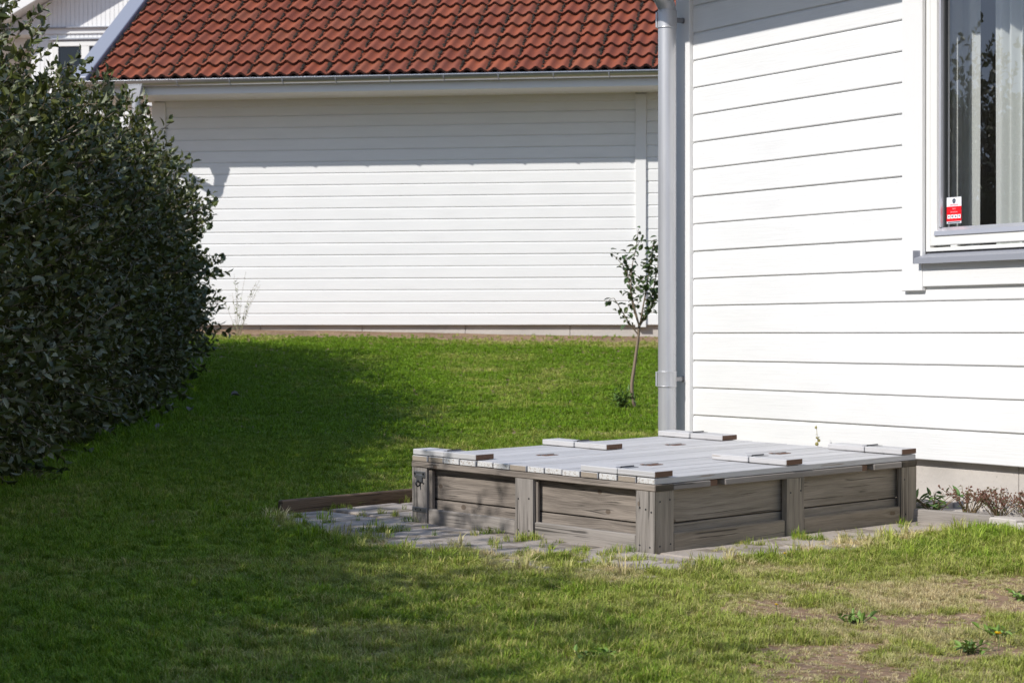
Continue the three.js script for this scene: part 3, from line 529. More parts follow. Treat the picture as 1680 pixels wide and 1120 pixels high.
  for (let i = 0; i < 14; i++) {
    const x0 = -L1 + i * p, z0 = R(-0.003, 0.003), dy = R(-0.0012, 0.0016), gap = i === 7 ? 0.008 : (i % 3 === 1 ? 0.011 : R(0.006, 0.009));
    const b = mesh('lid_board', cbox([x0 + gap / 2, yl + dy, -L2 - R(-0.003, 0.003)], [x0 + p - gap / 2, yl + 0.026 + dy, z0], 0.002, 'z'), M.lid[i % 3], S);
    mesh('sawn_end', cbox([x0 + gap / 2 + 0.002, yl + dy + 0.002, z0 + 0.0003], [x0 + p - gap / 2 - 0.002, yl + 0.024 + dy, z0 + 0.0012], 0.0004, 'x'), bare.has(i) ? M.endBare : M.endPaint, b);
  }
  // cross battens in pairs, with hinges where the lid folds
  const yb = yl + 0.0285;
  for (const z of [-0.113, -0.962, -L2]) for (const x0 of [-L1, -4 * p]) {
    const zz = z + R(-0.004, 0.004);
    for (const k of [0, 1]) {
      const a = x0 + k * 2 * p, sk = R(-0.002, 0.002);
      const b = mesh('batten', cbox([a + 0.002, yb, zz], [a + 2 * p - 0.003, yb + 0.026, zz + 0.112 + sk], 0.003, 'x'), M.lid[2 - k], S);
      if (k === 1) mesh('end_grain', cbox([a + 2 * p - 0.0028, yb + 0.0015, zz + 0.002], [a + 2 * p - 0.0016, yb + 0.0245, zz + 0.110 + sk], 0.0004, 'z'), M.endBrown, b);
    }
    const h = new THREE.Group(); h.name = 'hinge'; S.add(h);
    const hx = x0 + 2 * p;
    for (const [da, db] of [[-0.034, -0.003], [0.003, 0.034]]) mesh('leaf_plate', cbox([hx + da, yb + 0.0262, zz + 0.012], [hx + db, yb + 0.0282, zz + 0.085], 0.0006, 'x'), M.steel, h);
    mesh('pin', cyl(0.0042, 0.0042, 0.078, [hx, yb + 0.029, zz + 0.048], 10, 'z'), M.blackIron, h);
  }
  for (const [hx, hz] of [[-L1 + 4 * p, -0.45], [-L1 + 4 * p, -1.33], [-4 * p, -0.45], [-4 * p, -1.33]]) {
    const h = new THREE.Group(); h.name = 'lid_hinge'; S.add(h);
    mesh('leaf_plate', cbox([hx - 0.036, yl + 0.0276, hz - 0.04], [hx + 0.036, yl + 0.0294, hz + 0.04], 0.0006, 'x'), M.rust, h);
    mesh('pin', cyl(0.004, 0.004, 0.084, [hx, yl + 0.030, hz], 10, 'z'), M.steel, h);
    for (const [dx, dz] of [[-0.022, -0.025], [-0.022, 0.025], [0.022, -0.025], [0.022, 0.025]]) mesh('screw', cyl(0.0045, 0.0045, 0.002, [hx + dx, yl + 0.0302, hz + dz], 8), M.steel, h);
  }
  // hasp and strap on the left post
  const hs = new THREE.Group(); hs.name = 'hasp'; S.add(hs);
  mesh('hasp_plate', cbox([-1.575, 0.218, 0.0006], [-1.497, 0.246, 0.006], 0.001, 'x'), M.steel, hs);
  mesh('hasp_flap', cbox([-1.556, 0.196, 0.0062], [-1.516, 0.232, 0.010], 0.002, 'x'), M.steel, hs);
  mesh('staple', new THREE.TorusGeometry(0.013, 0.004, 6, 14).rotateY(Math.PI / 2).translate(-1.535, 0.19, 0.014), M.blackIron, hs);
  for (const x of [-1.568, -1.505]) mesh('bolt', cyl(0.005, 0.005, 0.004, [x, 0.236, 0.008], 8, 'z'), M.blackIron, hs);
  mesh('strap', cbox([-L1 + 0.003, 0.054, 0.0006], [-1.486, 0.076, 0.0035], 0.001, 'x'), M.steel, S);
  for (const x of [-1.565, -1.53]) mesh('strap_hole', cyl(0.0045, 0.0045, 0.001, [x, 0.065, 0.0042], 8, 'z'), M.dark, S);
  mesh('sand', cbox([-L1 + 0.06, -0.05, -L2 + 0.035], [-0.06, 0.08, -0.06], 0.004), mat({ color: lin(0.36, 0.29, 0.2), roughness: 1 }), S);
}
// paving round the sandbox: irregular sandstone slabs, each a part
{
  const S = onSlope(thing('sandstone_paving', 'pinkish grey sandstone slabs laid around the wooden sandbox', 'paving'));
  const r = rngOf(21);
  const slab = (x0, x1, z0, z1) => {
    const j = () => R(-0.012, 0.012, r), dy = R(-0.016, -0.006, r), n = 7, pts = [], ring = [];
    const C = [[x0 + 0.008, z0 + 0.008], [x1 - 0.008, z0 + 0.008], [x1 - 0.008, z1 - 0.008], [x0 + 0.008, z1 - 0.008]];
    for (let i = 0; i < 4; i++) { const a = C[i], b = C[(i + 1) % 4]; for (let k = 0; k < 4; k++) ring.push([lerp(a[0], b[0], k / 4) + j() * 0.6, lerp(a[1], b[1], k / 4) + j() * 0.6]); }
    for (const [x, z] of ring) { pts.push([x, -0.05, z], [x, 0.008 + dy, z]); const cx = (x0 + x1) / 2, cz = (z0 + z1) / 2; pts.push([cx + (x - cx) * 0.975, 0.015 + dy + R(-0.001, 0.001, r), cz + (z - cz) * 0.975]); }
    mesh('slab', hull(pts, 'x', [R(0, 9, r), R(0, 9, r)]), M.slab, S);
  };
  for (let x = -2.28; x < 0.45;) { const w = R(0.38, 0.62, r), e = Math.min(0.5, x + w); slab(x, e, 0.004, 0.72 + R(-0.05, 0.06, r)); x = e; if (e > 0.46) break; }
  for (let z = -0.004; z > -1.9;) { const w = R(0.4, 0.6, r); slab(0.006, 0.48 + R(-0.03, 0.03, r), z - w, z); z -= w; }
  for (const [z0, z1] of [[-0.45, 0], [-0.95, -0.452], [-1.5, -0.952]]) { slab(-1.94, -SBL() - 0.008, z0, z1); slab(-2.27, -1.945, z0, z1 - 0.02); }
  function SBL() { return SB.L1; }
}
// edging planks
{
  const P = onSlope(single('edging_plank', cbox([-2.335, -0.05, -2.2], [-2.30, 0.065, 0.24], 0.006, 'z'), M.woodDark, 'brown wooden edging plank standing on edge along the paving', 'plank'));
  P.material = mat({ map: gw2, color: lin(0.6, 0.47, 0.37), bumpMap: gwB2, bumpScale: 0.004, roughness: 0.95 });
  const Q = onSlope(single('border_plank', cbox([0.02, -0.05, -1.80], [0.62, 0.06, -1.76], 0.006, 'x'), M.woodC, 'grey border plank by the plinth, half sunk beside sandbox corner', 'plank'));
  Q.rotation.y += 0.12;
}

// ---------------------------------------------------------------- leaves and plants
// a lobed leaf in the xz plane, base at origin, tip at +z, folded along the midrib
function leafShape(len, wid, fold, lobes, colors) {
  const out = [[0.02, 0], [0.42, 0.22], [0.34, 0.3], [0.5, 0.45], [0.38, 0.53], [0.42, 0.68], [0.24, 0.76], [0, 1]];
  const o = lobes ? out : [[0.03, 0], [0.36, 0.2], [0.48, 0.45], [0.36, 0.72], [0, 1]];
  const pos = [], col = [];
  for (const s of [-1, 1]) for (let i = 0; i < o.length - 1; i++) {
    const a = o[i], b = o[i + 1], P = (q, mid) => { const z = q[1] * len, x = mid ? 0 : s * q[0] * wid; pos.push(x, fold * Math.abs(x) - 0.18 * z * z / len, z); };
    P(a, true); P(a); P(b); P(a, true); P(b); P(b, true);
    for (let k = 0; k < 6; k++) col.push(...colors);
  }
  const g = new THREE.BufferGeometry(); g.setAttribute('position', new THREE.Float32BufferAttribute(pos, 3)); g.setAttribute('color', new THREE.Float32BufferAttribute(col, 3)); return g;
}
function stick(pts, r0, r1, seg, rad, color) { const g = tube(pts, (t) => lerp(r0, r1, t), seg, rad).toNonIndexed(); g.deleteAttribute('uv'); g.deleteAttribute('normal'); const n = g.attributes.position.count, c = new Float32Array(n * 3); for (let i = 0; i < n; i++) c.set(color, 3 * i); g.setAttribute('color', new THREE.BufferAttribute(c, 3)); return g; }
const V = (x, y, z) => new THREE.Vector3(x, y, z);
function place(g, at, dir, roll, pitch = 0) { const q = new THREE.Quaternion().setFromUnitVectors(V(0, 0, 1), V(...dir).normalize()); const m = new THREE.Matrix4().compose(V(...at), q.multiply(new THREE.Quaternion().setFromAxisAngle(V(0, 0, 1), roll)), V(1, 1, 1)); return g.clone().applyMatrix4(m); }
const leafCols = (r) => { const t = r(); if (t < 0.2) return [0.25, 0.27, 0.17]; const k = R(0.7, 1.35, r); return t < 0.42 ? [0.115 * k, 0.125 * k, 0.03 * k] : [0.078 * k, 0.095 * k, 0.02 * k]; };
function sprig(seed, len, n) {
  const r = rngOf(seed), parts = [stick([[0, 0, 0], [R(-0.02, 0.02, r), R(0, 0.02, r), len * 0.5], [R(-0.03, 0.03, r), R(0, 0.05, r), len]], 0.0036, 0.0016, 4, 3, [0.24, 0.18, 0.125])];
  for (let i = 0; i < n; i++) {
    const t = 0.18 + 0.82 * (i / (n - 1)), a = i * 2.4 + R(-0.4, 0.4, r), out = i === n - 1 ? 0.2 : R(0.6, 1.1, r);
    const L = R(0.045, 0.08, r); const lf = leafShape(L, L * R(0.5, 0.72, r), R(0.3, 1.0, r), true, leafCols(r));
    parts.push(place(lf, [0, 0.01 * t, len * t], [Math.cos(a) * out, Math.sin(a) * out, 0.75], R(-1.2, 1.2, r) + a + Math.PI / 2));
  }
  const g = mergeGeometries(parts.map((q) => { q.deleteAttribute('normal'); return q; })); g.computeVertexNormals(); return g;
}
const hedgeLeaf = new THREE.MeshPhysicalMaterial({ vertexColors: true, roughness: 0.42, transmission: 0.22, thickness: 0, side: THREE.DoubleSide, specularIntensity: 0.7 });
{
  const H = thing('hedge', 'tall dark green broadleaf hedge along the shaded side of the lawn', 'hedge', [-3.75, 0, -14]);
  const r = rngOf(99), vars = [1, 2, 3, 4].map((s) => sprig(s * 13, R(0.2, 0.3, r), 8));
  const lists = vars.map(() => []);
  const Z0 = 2.0, Z1 = 24.6, XC = -4.02;
  const height = (Z) => 2.36 - 0.34 * smooth(15.5, 20.5, Z) + Math.max(0, 11.5 - Z) * 0.115 + (Z < 12 ? 0.7 : 0.36) * (fbm(Z * 1.1, 3.3, 12, 3) - 0.5);
  const endf = (Z) => Z > 22.6 ? Math.sqrt(Math.max(0.02, 1 - ((Z - 22.6) / 2.05) ** 2)) : 1;
  function shell(Z, th) {                                  // th: 0 = lawn side, pi/2 = top, pi = far side
    const h = height(Z) * (0.55 + 0.45 * endf(Z)), e = endf(Z), c = Math.cos(th), s = Math.sin(th);
    const a = 1.16 * e + 0.22 * (fbm(Z * 1.3, th * 1.8, 44, 4) - 0.5) * 2, b = h * 0.56;
    const X = XC + a * Math.sign(c) * Math.pow(Math.abs(c), 0.85), y = h * 0.44 + b * Math.sign(s) * Math.pow(Math.abs(s), 0.85);
    return [X, y, c, s];
  }
  const q = new THREE.Quaternion(), m = new THREE.Matrix4();
  const N = 52000;
  for (let i = 0; i < N; i++) {
    const Z = Z0 + (Z1 - Z0) * r(); if (Z < 11 && r() < 0.12) continue;
    let th = lerp(-0.95, Math.PI + 0.95, r());
    if (Z > 11 && th > 2.4 && r() < 0.5) continue;
    const xc = XC - 0.0125 * Math.max(0, Z - 16.5) ** 2, [X, y, c, s] = shell(Z, th); if (y < 0.03) continue;
    const rise = X < -0.2215 * Z - 0.05 && Z > 11 ? 1 + 0.22 * smooth(14.2, 15.2, Z) * smooth(17.6, 16.6, Z) : 1, stray = r() < 0.10 ? R(0.02, 0.26, r) : 0, dep = stray ? -stray : Math.pow(r(), 1.5) * 0.55, k = 1 - dep / 1.3;
    if (Z > 18.5 && !stray && dep < 0.4 && r() < 0.30) continue; if (Z < 11 && dep < 0.25 && fbm(Z * 1.6, th * 3, 93, 3) < 0.4 && r() < 0.4) continue;
    const X2 = xc + (X - XC) * k + R(-0.05, 0.05, r), yy = Math.max(0.04, y * (s > 0 ? k : 1) * rise + R(-0.05, 0.05, r));
    const clump = fbm(Z * 2.6, th * 4.2, 71, 2); if (clump < 0.36 && dep < 0.15 && r() < 0.75) continue;
    const dir = V(c * 0.9 + R(-0.6, 0.6, r), 0.35 + Math.max(0, s) * 0.9 + R(-0.6, 0.5, r) - (yy < 0.5 ? 0.5 : 0), R(-0.7, 0.7, r) - (Z > 22.6 ? (Z - 22.6) * 0.5 : 0)).normalize();
    q.setFromUnitVectors(V(0, 0, 1), dir).multiply(new THREE.Quaternion().setFromAxisAngle(V(0, 0, 1), R(0, 6.28, r)));
    const sc = R(0.75, 1.15, r); m.compose(V(X2 + 3.75, gy(Z) + yy, -Z + 14), q, V(sc, sc, sc)); lists[i % 4].push(m.clone());
  }
  lists.forEach((l, k) => { const im = new THREE.InstancedMesh(vars[k], hedgeLeaf, l.length); l.forEach((x, i) => im.setMatrixAt(i, x)); im.name = 'foliage'; im.userData.kind = 'stuff'; im.castShadow = im.receiveShadow = true; H.add(im); });
  // stems
  const bark = mat({ color: lin(0.10, 0.075, 0.055), roughness: 0.9 });
  for (let Z = 3; Z < 24; Z += 0.55) {
    const x0 = -3.75 + R(-0.4, 0.4, r), y0 = gy(Z) - 0.05, pts = [[0, 0, 0]]; for (let k = 1; k <= 4; k++) pts.push([R(-0.16, 0.16, r) * k, k * 0.48, R(-0.1, 0.1, r) * k]);
    mesh('stem', tube(pts.map(([a, b, c]) => [x0 + 3.75 + a, y0 + b, 14 - Z + c]), (t) => lerp(0.032, 0.008, t), 10, 6), bark, H);
  }
  // loose shoots that stand clear of the outline
  const leafG = [0, 1, 2].map((k) => { const g = leafShape(0.085, 0.058, 0.5, true, [[0.055, 0.085, 0.028], [0.075, 0.095, 0.03], [0.04, 0.066, 0.024]][k]); g.computeVertexNormals(); return g; });
  const shootM = mat({ color: lin(0.15, 0.11, 0.07), roughness: 0.85 });
  const shoots = [[-3.05, 17.4, 2.0, 0.70, 0.02], [-2.95, 16.9, 1.95, 0.55, 0.1], [-3.35, 15.4, 2.25, 0.45, -0.05], [-3.3, 15.9, 2.2, 0.38, 0.06], [-3.2, 19.4, 2.05, 0.3, 0.1], [-3.2, 20.8, 1.95, 0.34, 0.16], [-3.2, 21.9, 1.85, 0.4, 0.28], [-3.2, 22.2, 1.6, 0.42, 0.4], [-3.0, 20.0, 1.5, 0.22, 0.34], [-3.05, 21.2, 1.2, 0.2, 0.4], [-3.25, 22.5, 0.8, 0.12, 0.45], [-3.05, 20.6, 0.35, 0.10, 0.42], [-3.0, 19.2, 0.22, 0.08, 0.42], [-2.95, 12.9, 0.10, 0.02, 0.4], [-3.4, 18.2, 2.15, 0.42, -0.06], [-3.5, 16.6, 2.25, 0.4, 0.05], [-3.6, 17.3, 2.3, 0.4, 0.03], [-3.1, 18.6, 2.05, 0.36, 0.08], [-3.15, 16.2, 2.05, 0.4, 0.07], [-2.95, 18.9, 1.75, 0.3, 0.26], [-3.05, 21.5, 1.5, 0.3, 0.3], [-3.1, 22.0, 1.0, 0.2, 0.42]];
  for (const [X, Z, y, up, dx] of shoots) {
    const sgr = new THREE.Group(); sgr.name = 'shoot'; sgr.position.set(X + 3.75 - (Z > 18 ? 0.12 : 0), gy(Z) + y * 0.93 - (Z > 18 && y > 1 ? 0.26 : 0), 14 - Z); H.add(sgr);
    const bx = dx * 0.35, P = (t) => [dx * t + bx * t * t * 0.4, up * t - (up < 0.15 ? 0.06 * t * t : 0), 0.08 * Math.sin(t * 2)];
    mesh('twig', tube([[-dx * 0.4, -up * 0.5 - 0.05, 0], P(0), P(0.5), P(1)], (t) => lerp(0.005, 0.002, t), 10, 5), shootM, sgr);
    const n = 13 + Math.floor(r() * 5);
    for (let i = 0; i < n; i++) {
      const t = i === n - 1 ? 1 : i / (n - 1) * 0.95 + 0.05, a = i * 2.4 + r();
      const lf = mesh('leaf', leafG[Math.floor(r() * 3)], hedgeLeaf2(), sgr), d = V(Math.cos(a), 0.35 + (i === n - 1 ? 1 : 0), Math.sin(a)).add(V(dx, up, 0)).normalize();
      lf.position.set(...P(t)); lf.quaternion.setFromUnitVectors(V(0, 0, 1), d).multiply(new THREE.Quaternion().setFromAxisAngle(V(0, 0, 1), R(-0.8, 0.8, r))); lf.scale.setScalar(R(0.7, 1.15, r));
    }
  }
}
var _hl; function hedgeLeaf2() { return _hl ??= hedgeLeaf; }

// sapling: trunk, limbs, single leaves
{
  const bx = 1.015, bz = 19, T = thing('young_fruit_tree', 'slender young fruit tree standing on the lawn beside the downpipe', 'tree', [bx, gy(bz), -bz]);
  const r = rngOf(31), barkM = mat({ color: lin(0.24, 0.18, 0.13), roughness: 0.9 }), u = 1 / 200;
  const pt = (px, py, dz = 0) => [(px - 1043) * u, (668 - py) * u, dz];
  mesh('trunk', tube([pt(1043, 672), pt(1038, 650), pt(1037, 628), pt(1041, 600), pt(1045, 570), pt(1048, 545), pt(1049, 532)], (t) => lerp(0.0165, 0.0115, t), 24, 10), barkM, T);
  const limbs = [[[1048, 548, 0], [1030, 525, 0.03], [1015, 500, 0.05], [1006, 487, 0.06], [998, 492, 0.07]], [[1049, 533, 0], [1040, 505, -0.03], [1034, 470, -0.05], [1030, 445, -0.06], [1018, 428, -0.04], [1004, 414, -0.02]], [[1049, 533, 0], [1036, 480, 0.04], [1036, 440, 0.05], [1043, 405, 0.06], [1047, 374, 0.06]], [[1050, 532, 0], [1054, 505, 0.06], [1060, 470, 0.1], [1066, 430, 0.12], [1072, 392, 0.12]], [[1050, 532, 0], [1062, 510, -0.06], [1072, 480, -0.1], [1080, 440, -0.12], [1086, 400, -0.1]], [[1050, 533, 0], [1066, 505, 0.02], [1078, 485, 0.05], [1092, 455, 0.08]]];
  const lm = [[0.055, 0.10, 0.025], [0.075, 0.12, 0.03], [0.04, 0.075, 0.02], [0.10, 0.13, 0.04]].map((c) => new THREE.MeshPhysicalMaterial({ color: lin(...c), roughness: 0.5, transmission: 0.2, thickness: 0, side: THREE.DoubleSide }));
  const lg = leafShape(0.058, 0.036, 0.5, false, [1, 1, 1]); lg.deleteAttribute('color'); lg.computeVertexNormals();
  const addLeaf = (P, n, sp) => { for (let i = 0; i < n; i++) { const l = mesh('leaf', lg, lm[Math.floor(r() * 4)], T); l.position.set(P.x + R(-sp, sp, r), P.y + R(-sp, sp, r), P.z + R(-sp, sp, r)); l.quaternion.setFromUnitVectors(V(0, 0, 1), V(R(-1, 1, r), R(-0.8, 0.5, r), R(-1, 1, r)).normalize()).multiply(new THREE.Quaternion().setFromAxisAngle(V(0, 0, 1), R(-0.6, 0.6, r))); l.scale.setScalar(R(0.7, 1.2, r)); } };
  limbs.forEach((L, k) => {
    const pts = L.map(([a, b, c]) => pt(a, b, c)); mesh('limb', tube(pts, (t) => lerp(0.0075, 0.0022, t), 16, 6), barkM, T);
    const c = new THREE.CatmullRomCurve3(pts.map((p) => V(...p)));
    const n = k === 0 ? 10 : 17;
    for (let i = 0; i < n; i++) { const t = 0.25 + 0.75 * i / (n - 1); addLeaf(c.getPointAt(t), k >= 3 ? 3 : 2, 0.035); }
    for (let j = 0; j < (k ? 4 : 2); j++) { const t = 0.35 + 0.15 * j, p = c.getPointAt(t), q = V(p.x + R(-0.12, 0.12, r), p.y + R(0.03, 0.14, r), p.z + R(-0.1, 0.1, r)); mesh('twig', tube([p.toArray(), p.clone().lerp(q, 0.5).add(V(0, 0.01, 0)).toArray(), q.toArray()], 0.0018, 6, 4), barkM, T); addLeaf(q, 3, 0.03); addLeaf(p.clone().lerp(q, 0.6), 2, 0.025); }
  });
}
// weeds
function weed(name, label, X, Z, { n, h, spread, leafN, leafL, leafW, col, stemCol, heads, headCol, seed, group, y }) {
  const T = thing(name, label, 'weed', [X, y ?? gxz(X, Z), -Z], 0, group), r = rngOf(seed), sm = mat({ color: lin(...stemCol), roughness: 0.9 }), lmat = mat({ color: lin(...col), roughness: 0.6 }), hm = headCol && mat({ color: lin(...headCol), roughness: 0.9 });
  const lg = leafShape(leafL, leafW, 0.4, false, [1, 1, 1]); lg.deleteAttribute('color'); lg.computeVertexNormals();
  const hg = heads && new THREE.IcosahedronGeometry(heads, 0);
  for (let i = 0; i < n; i++) {
    const a = r() * 6.28, d = spread * Math.sqrt(r()), hh = h * R(0.6, 1, r), b = V(R(-0.02, 0.02, r), -0.01, R(-0.02, 0.02, r)), e = V(Math.cos(a) * d, hh, Math.sin(a) * d), mid = b.clone().lerp(e, 0.5).add(V(0, hh * 0.12, 0));
    mesh('stalk', tube([b.toArray(), mid.toArray(), e.toArray()], (t) => lerp(0.0022, 0.0012, t), 6, 4), sm, T);
    const c = new THREE.CatmullRomCurve3([b, mid, e]);
    for (let k = 0; k < leafN; k++) { const p = c.getPointAt(R(0.15, 1, r)), l = mesh('leaf', lg, lmat, T); l.position.copy(p); l.quaternion.setFromUnitVectors(V(0, 0, 1), V(R(-1, 1, r), R(-0.2, 0.7, r), R(-1, 1, r)).normalize()); l.scale.setScalar(R(0.6, 1.2, r)); }
    if (heads) for (let k = 0; k < 7; k++) { const o = mesh('seed_head', hg, hm, T); o.position.copy(c.getPointAt(R(0.55, 1, r))).add(V(R(-0.012, 0.012, r), R(-0.01, 0.012, r), R(-0.012, 0.012, r))); o.scale.setScalar(R(0.6, 1.2, r)); }
  }
  return T;
}
weed('tall_weed', 'sparse pale weed growing up the back house wall', -3.19, 26.95, { n: 9, h: 0.78, spread: 0.3, leafN: 12, leafL: 0.05, leafW: 0.014, col: [0.22, 0.25, 0.12], stemCol: [0.3, 0.26, 0.16], seed: 3 });
weed('leafy_weed', 'bushy green weed clump at the foot of the young tree', 0.90, 18.9, { n: 26, h: 0.17, spread: 0.15, leafN: 7, leafL: 0.05, leafW: 0.016, col: [0.10, 0.18, 0.03], stemCol: [0.12, 0.15, 0.04], seed: 4 });
weed('flower_stalk', 'lone yellowish seed stalk rising behind the sandbox lid', 1.60, 12.0, { n: 1, h: 0.56, spread: 0.05, leafN: 6, leafL: 0.03, leafW: 0.014, col: [0.30, 0.30, 0.10], stemCol: [0.34, 0.28, 0.12], heads: 0.010, headCol: [0.30, 0.26, 0.09], seed: 5 });
[[2.02, 11.05, 'green dandelion clump beside the sunken border plank', [0.08, 0.16, 0.03], null], [2.16, 10.95, 'reddish seeding weed next to the dandelion clump by plinth', [0.09, 0.12, 0.03], [0.16, 0.075, 0.05]], [2.28, 10.83, 'tallest red-brown seeding weed before the plinth joint', [0.08, 0.12, 0.03], [0.15, 0.07, 0.05]], [2.40, 10.72, 'rusty seeding weed at the picture edge by the plinth', [0.08, 0.12, 0.03], [0.17, 0.08, 0.055]]].forEach(([X, Z, label, col, head], i) =>
  weed('plinth_weed', label, X, Z, { n: i === 0 ? 18 : 26, h: i === 0 ? 0.11 : 0.15, spread: 0.15, leafN: i === 0 ? 3 : 2, leafL: i === 0 ? 0.06 : 0.03, leafW: i === 0 ? 0.02 : 0.009, col, stemCol: [0.17, 0.12, 0.06], heads: head ? 0.005 : 0, headCol: head, seed: 40 + i, group: 'weeds by the plinth', y: gy(Z) + 0.03 }));
[[1.46, 7.35, 'broad green weed rosette between the bare soil patches'], [1.60, 7.62, 'dark leafy weed rosette by the dandelion flower'], [1.18, 7.95, 'small weed rosette at the edge of bare soil'], [1.86, 8.45, 'weed rosette in the dry grass at picture edge'], [0.25, 7.2, 'clover-like weed patch at the rim of the shade']].forEach(([X, Z, label], i) =>
  weed('lawn_weed', label, X, Z, { n: 14, h: 0.032, spread: 0.08, leafN: 4, leafL: 0.03, leafW: 0.015, col: [0.17, 0.28, 0.05], stemCol: [0.1, 0.13, 0.04], seed: 80 + i, group: 'broad-leaved weeds in the lawn' }));
// small yellow flowers in the lawn
[[1.56, 7.42, 'yellow dandelion flower in the lower corner of the lawn'], [1.68, 7.52, 'yellow dandelion flower nearest the picture edge'], [0.92, 8.05, 'tiny yellow flower alone in the grass before the sandbox'], [1.11, 9.42, 'tiny yellow flower in grass below the shaded sandbox face']].forEach(([X, Z, label], i) => {
  const T = thing('yellow_flower', label, 'flower', [X, gxz(X, Z), -Z], 0, 'yellow lawn flowers'), r = rngOf(600 + i), s = i < 2 ? 1 : 0.55;
  mesh('stalk', tube([[0, -0.01, 0], [0.003, 0.025, 0], [0, 0.05, 0]], 0.0013, 5, 5), mat({ color: lin(0.1, 0.16, 0.04) }), T);
  const parts = []; for (let k = 0; k < 26; k++) { const l = leafShape(0.014 * s, 0.005 * s, 0.2, false, [1, 1, 1]); l.deleteAttribute('color'); parts.push(place(l, [0, 0.05, 0], [Math.cos(k * 2.4), R(0.2, 1.2, r), Math.sin(k * 2.4)], 0)); }
  const g = mergeGeometries(parts); g.computeVertexNormals(); mesh('flower_head', g, mat({ color: lin(0.85, 0.62, 0.02), roughness: 0.7 }), T);
});
// fallen leaves on the shaded lawn
[[-2.55, 18.4, 'grey fallen leaf on the lawn farthest along the hedge'], [-2.42, 19.9, 'fallen leaf lying out on the grass near hedge end'], [-2.6, 14.3, 'dark curled fallen leaf on grass nearest the picture edge'], [-2.5, 16.6, 'small fallen leaf close under the hedge']].forEach(([X, Z, label], i) => {
  const g = leafShape(0.09, 0.07, 0.9, true, [1, 1, 1]); g.deleteAttribute('color'); g.computeVertexNormals();
  const o = single('fallen_leaf', g, mat({ color: lin(0.17, 0.15, 0.13), roughness: 0.9 }), label, 'leaf', 'fallen leaves by the hedge'); o.position.set(X, gxz(X, Z) + 0.045, -Z); o.rotation.set(0.2, i * 1.9, 0.15);
});

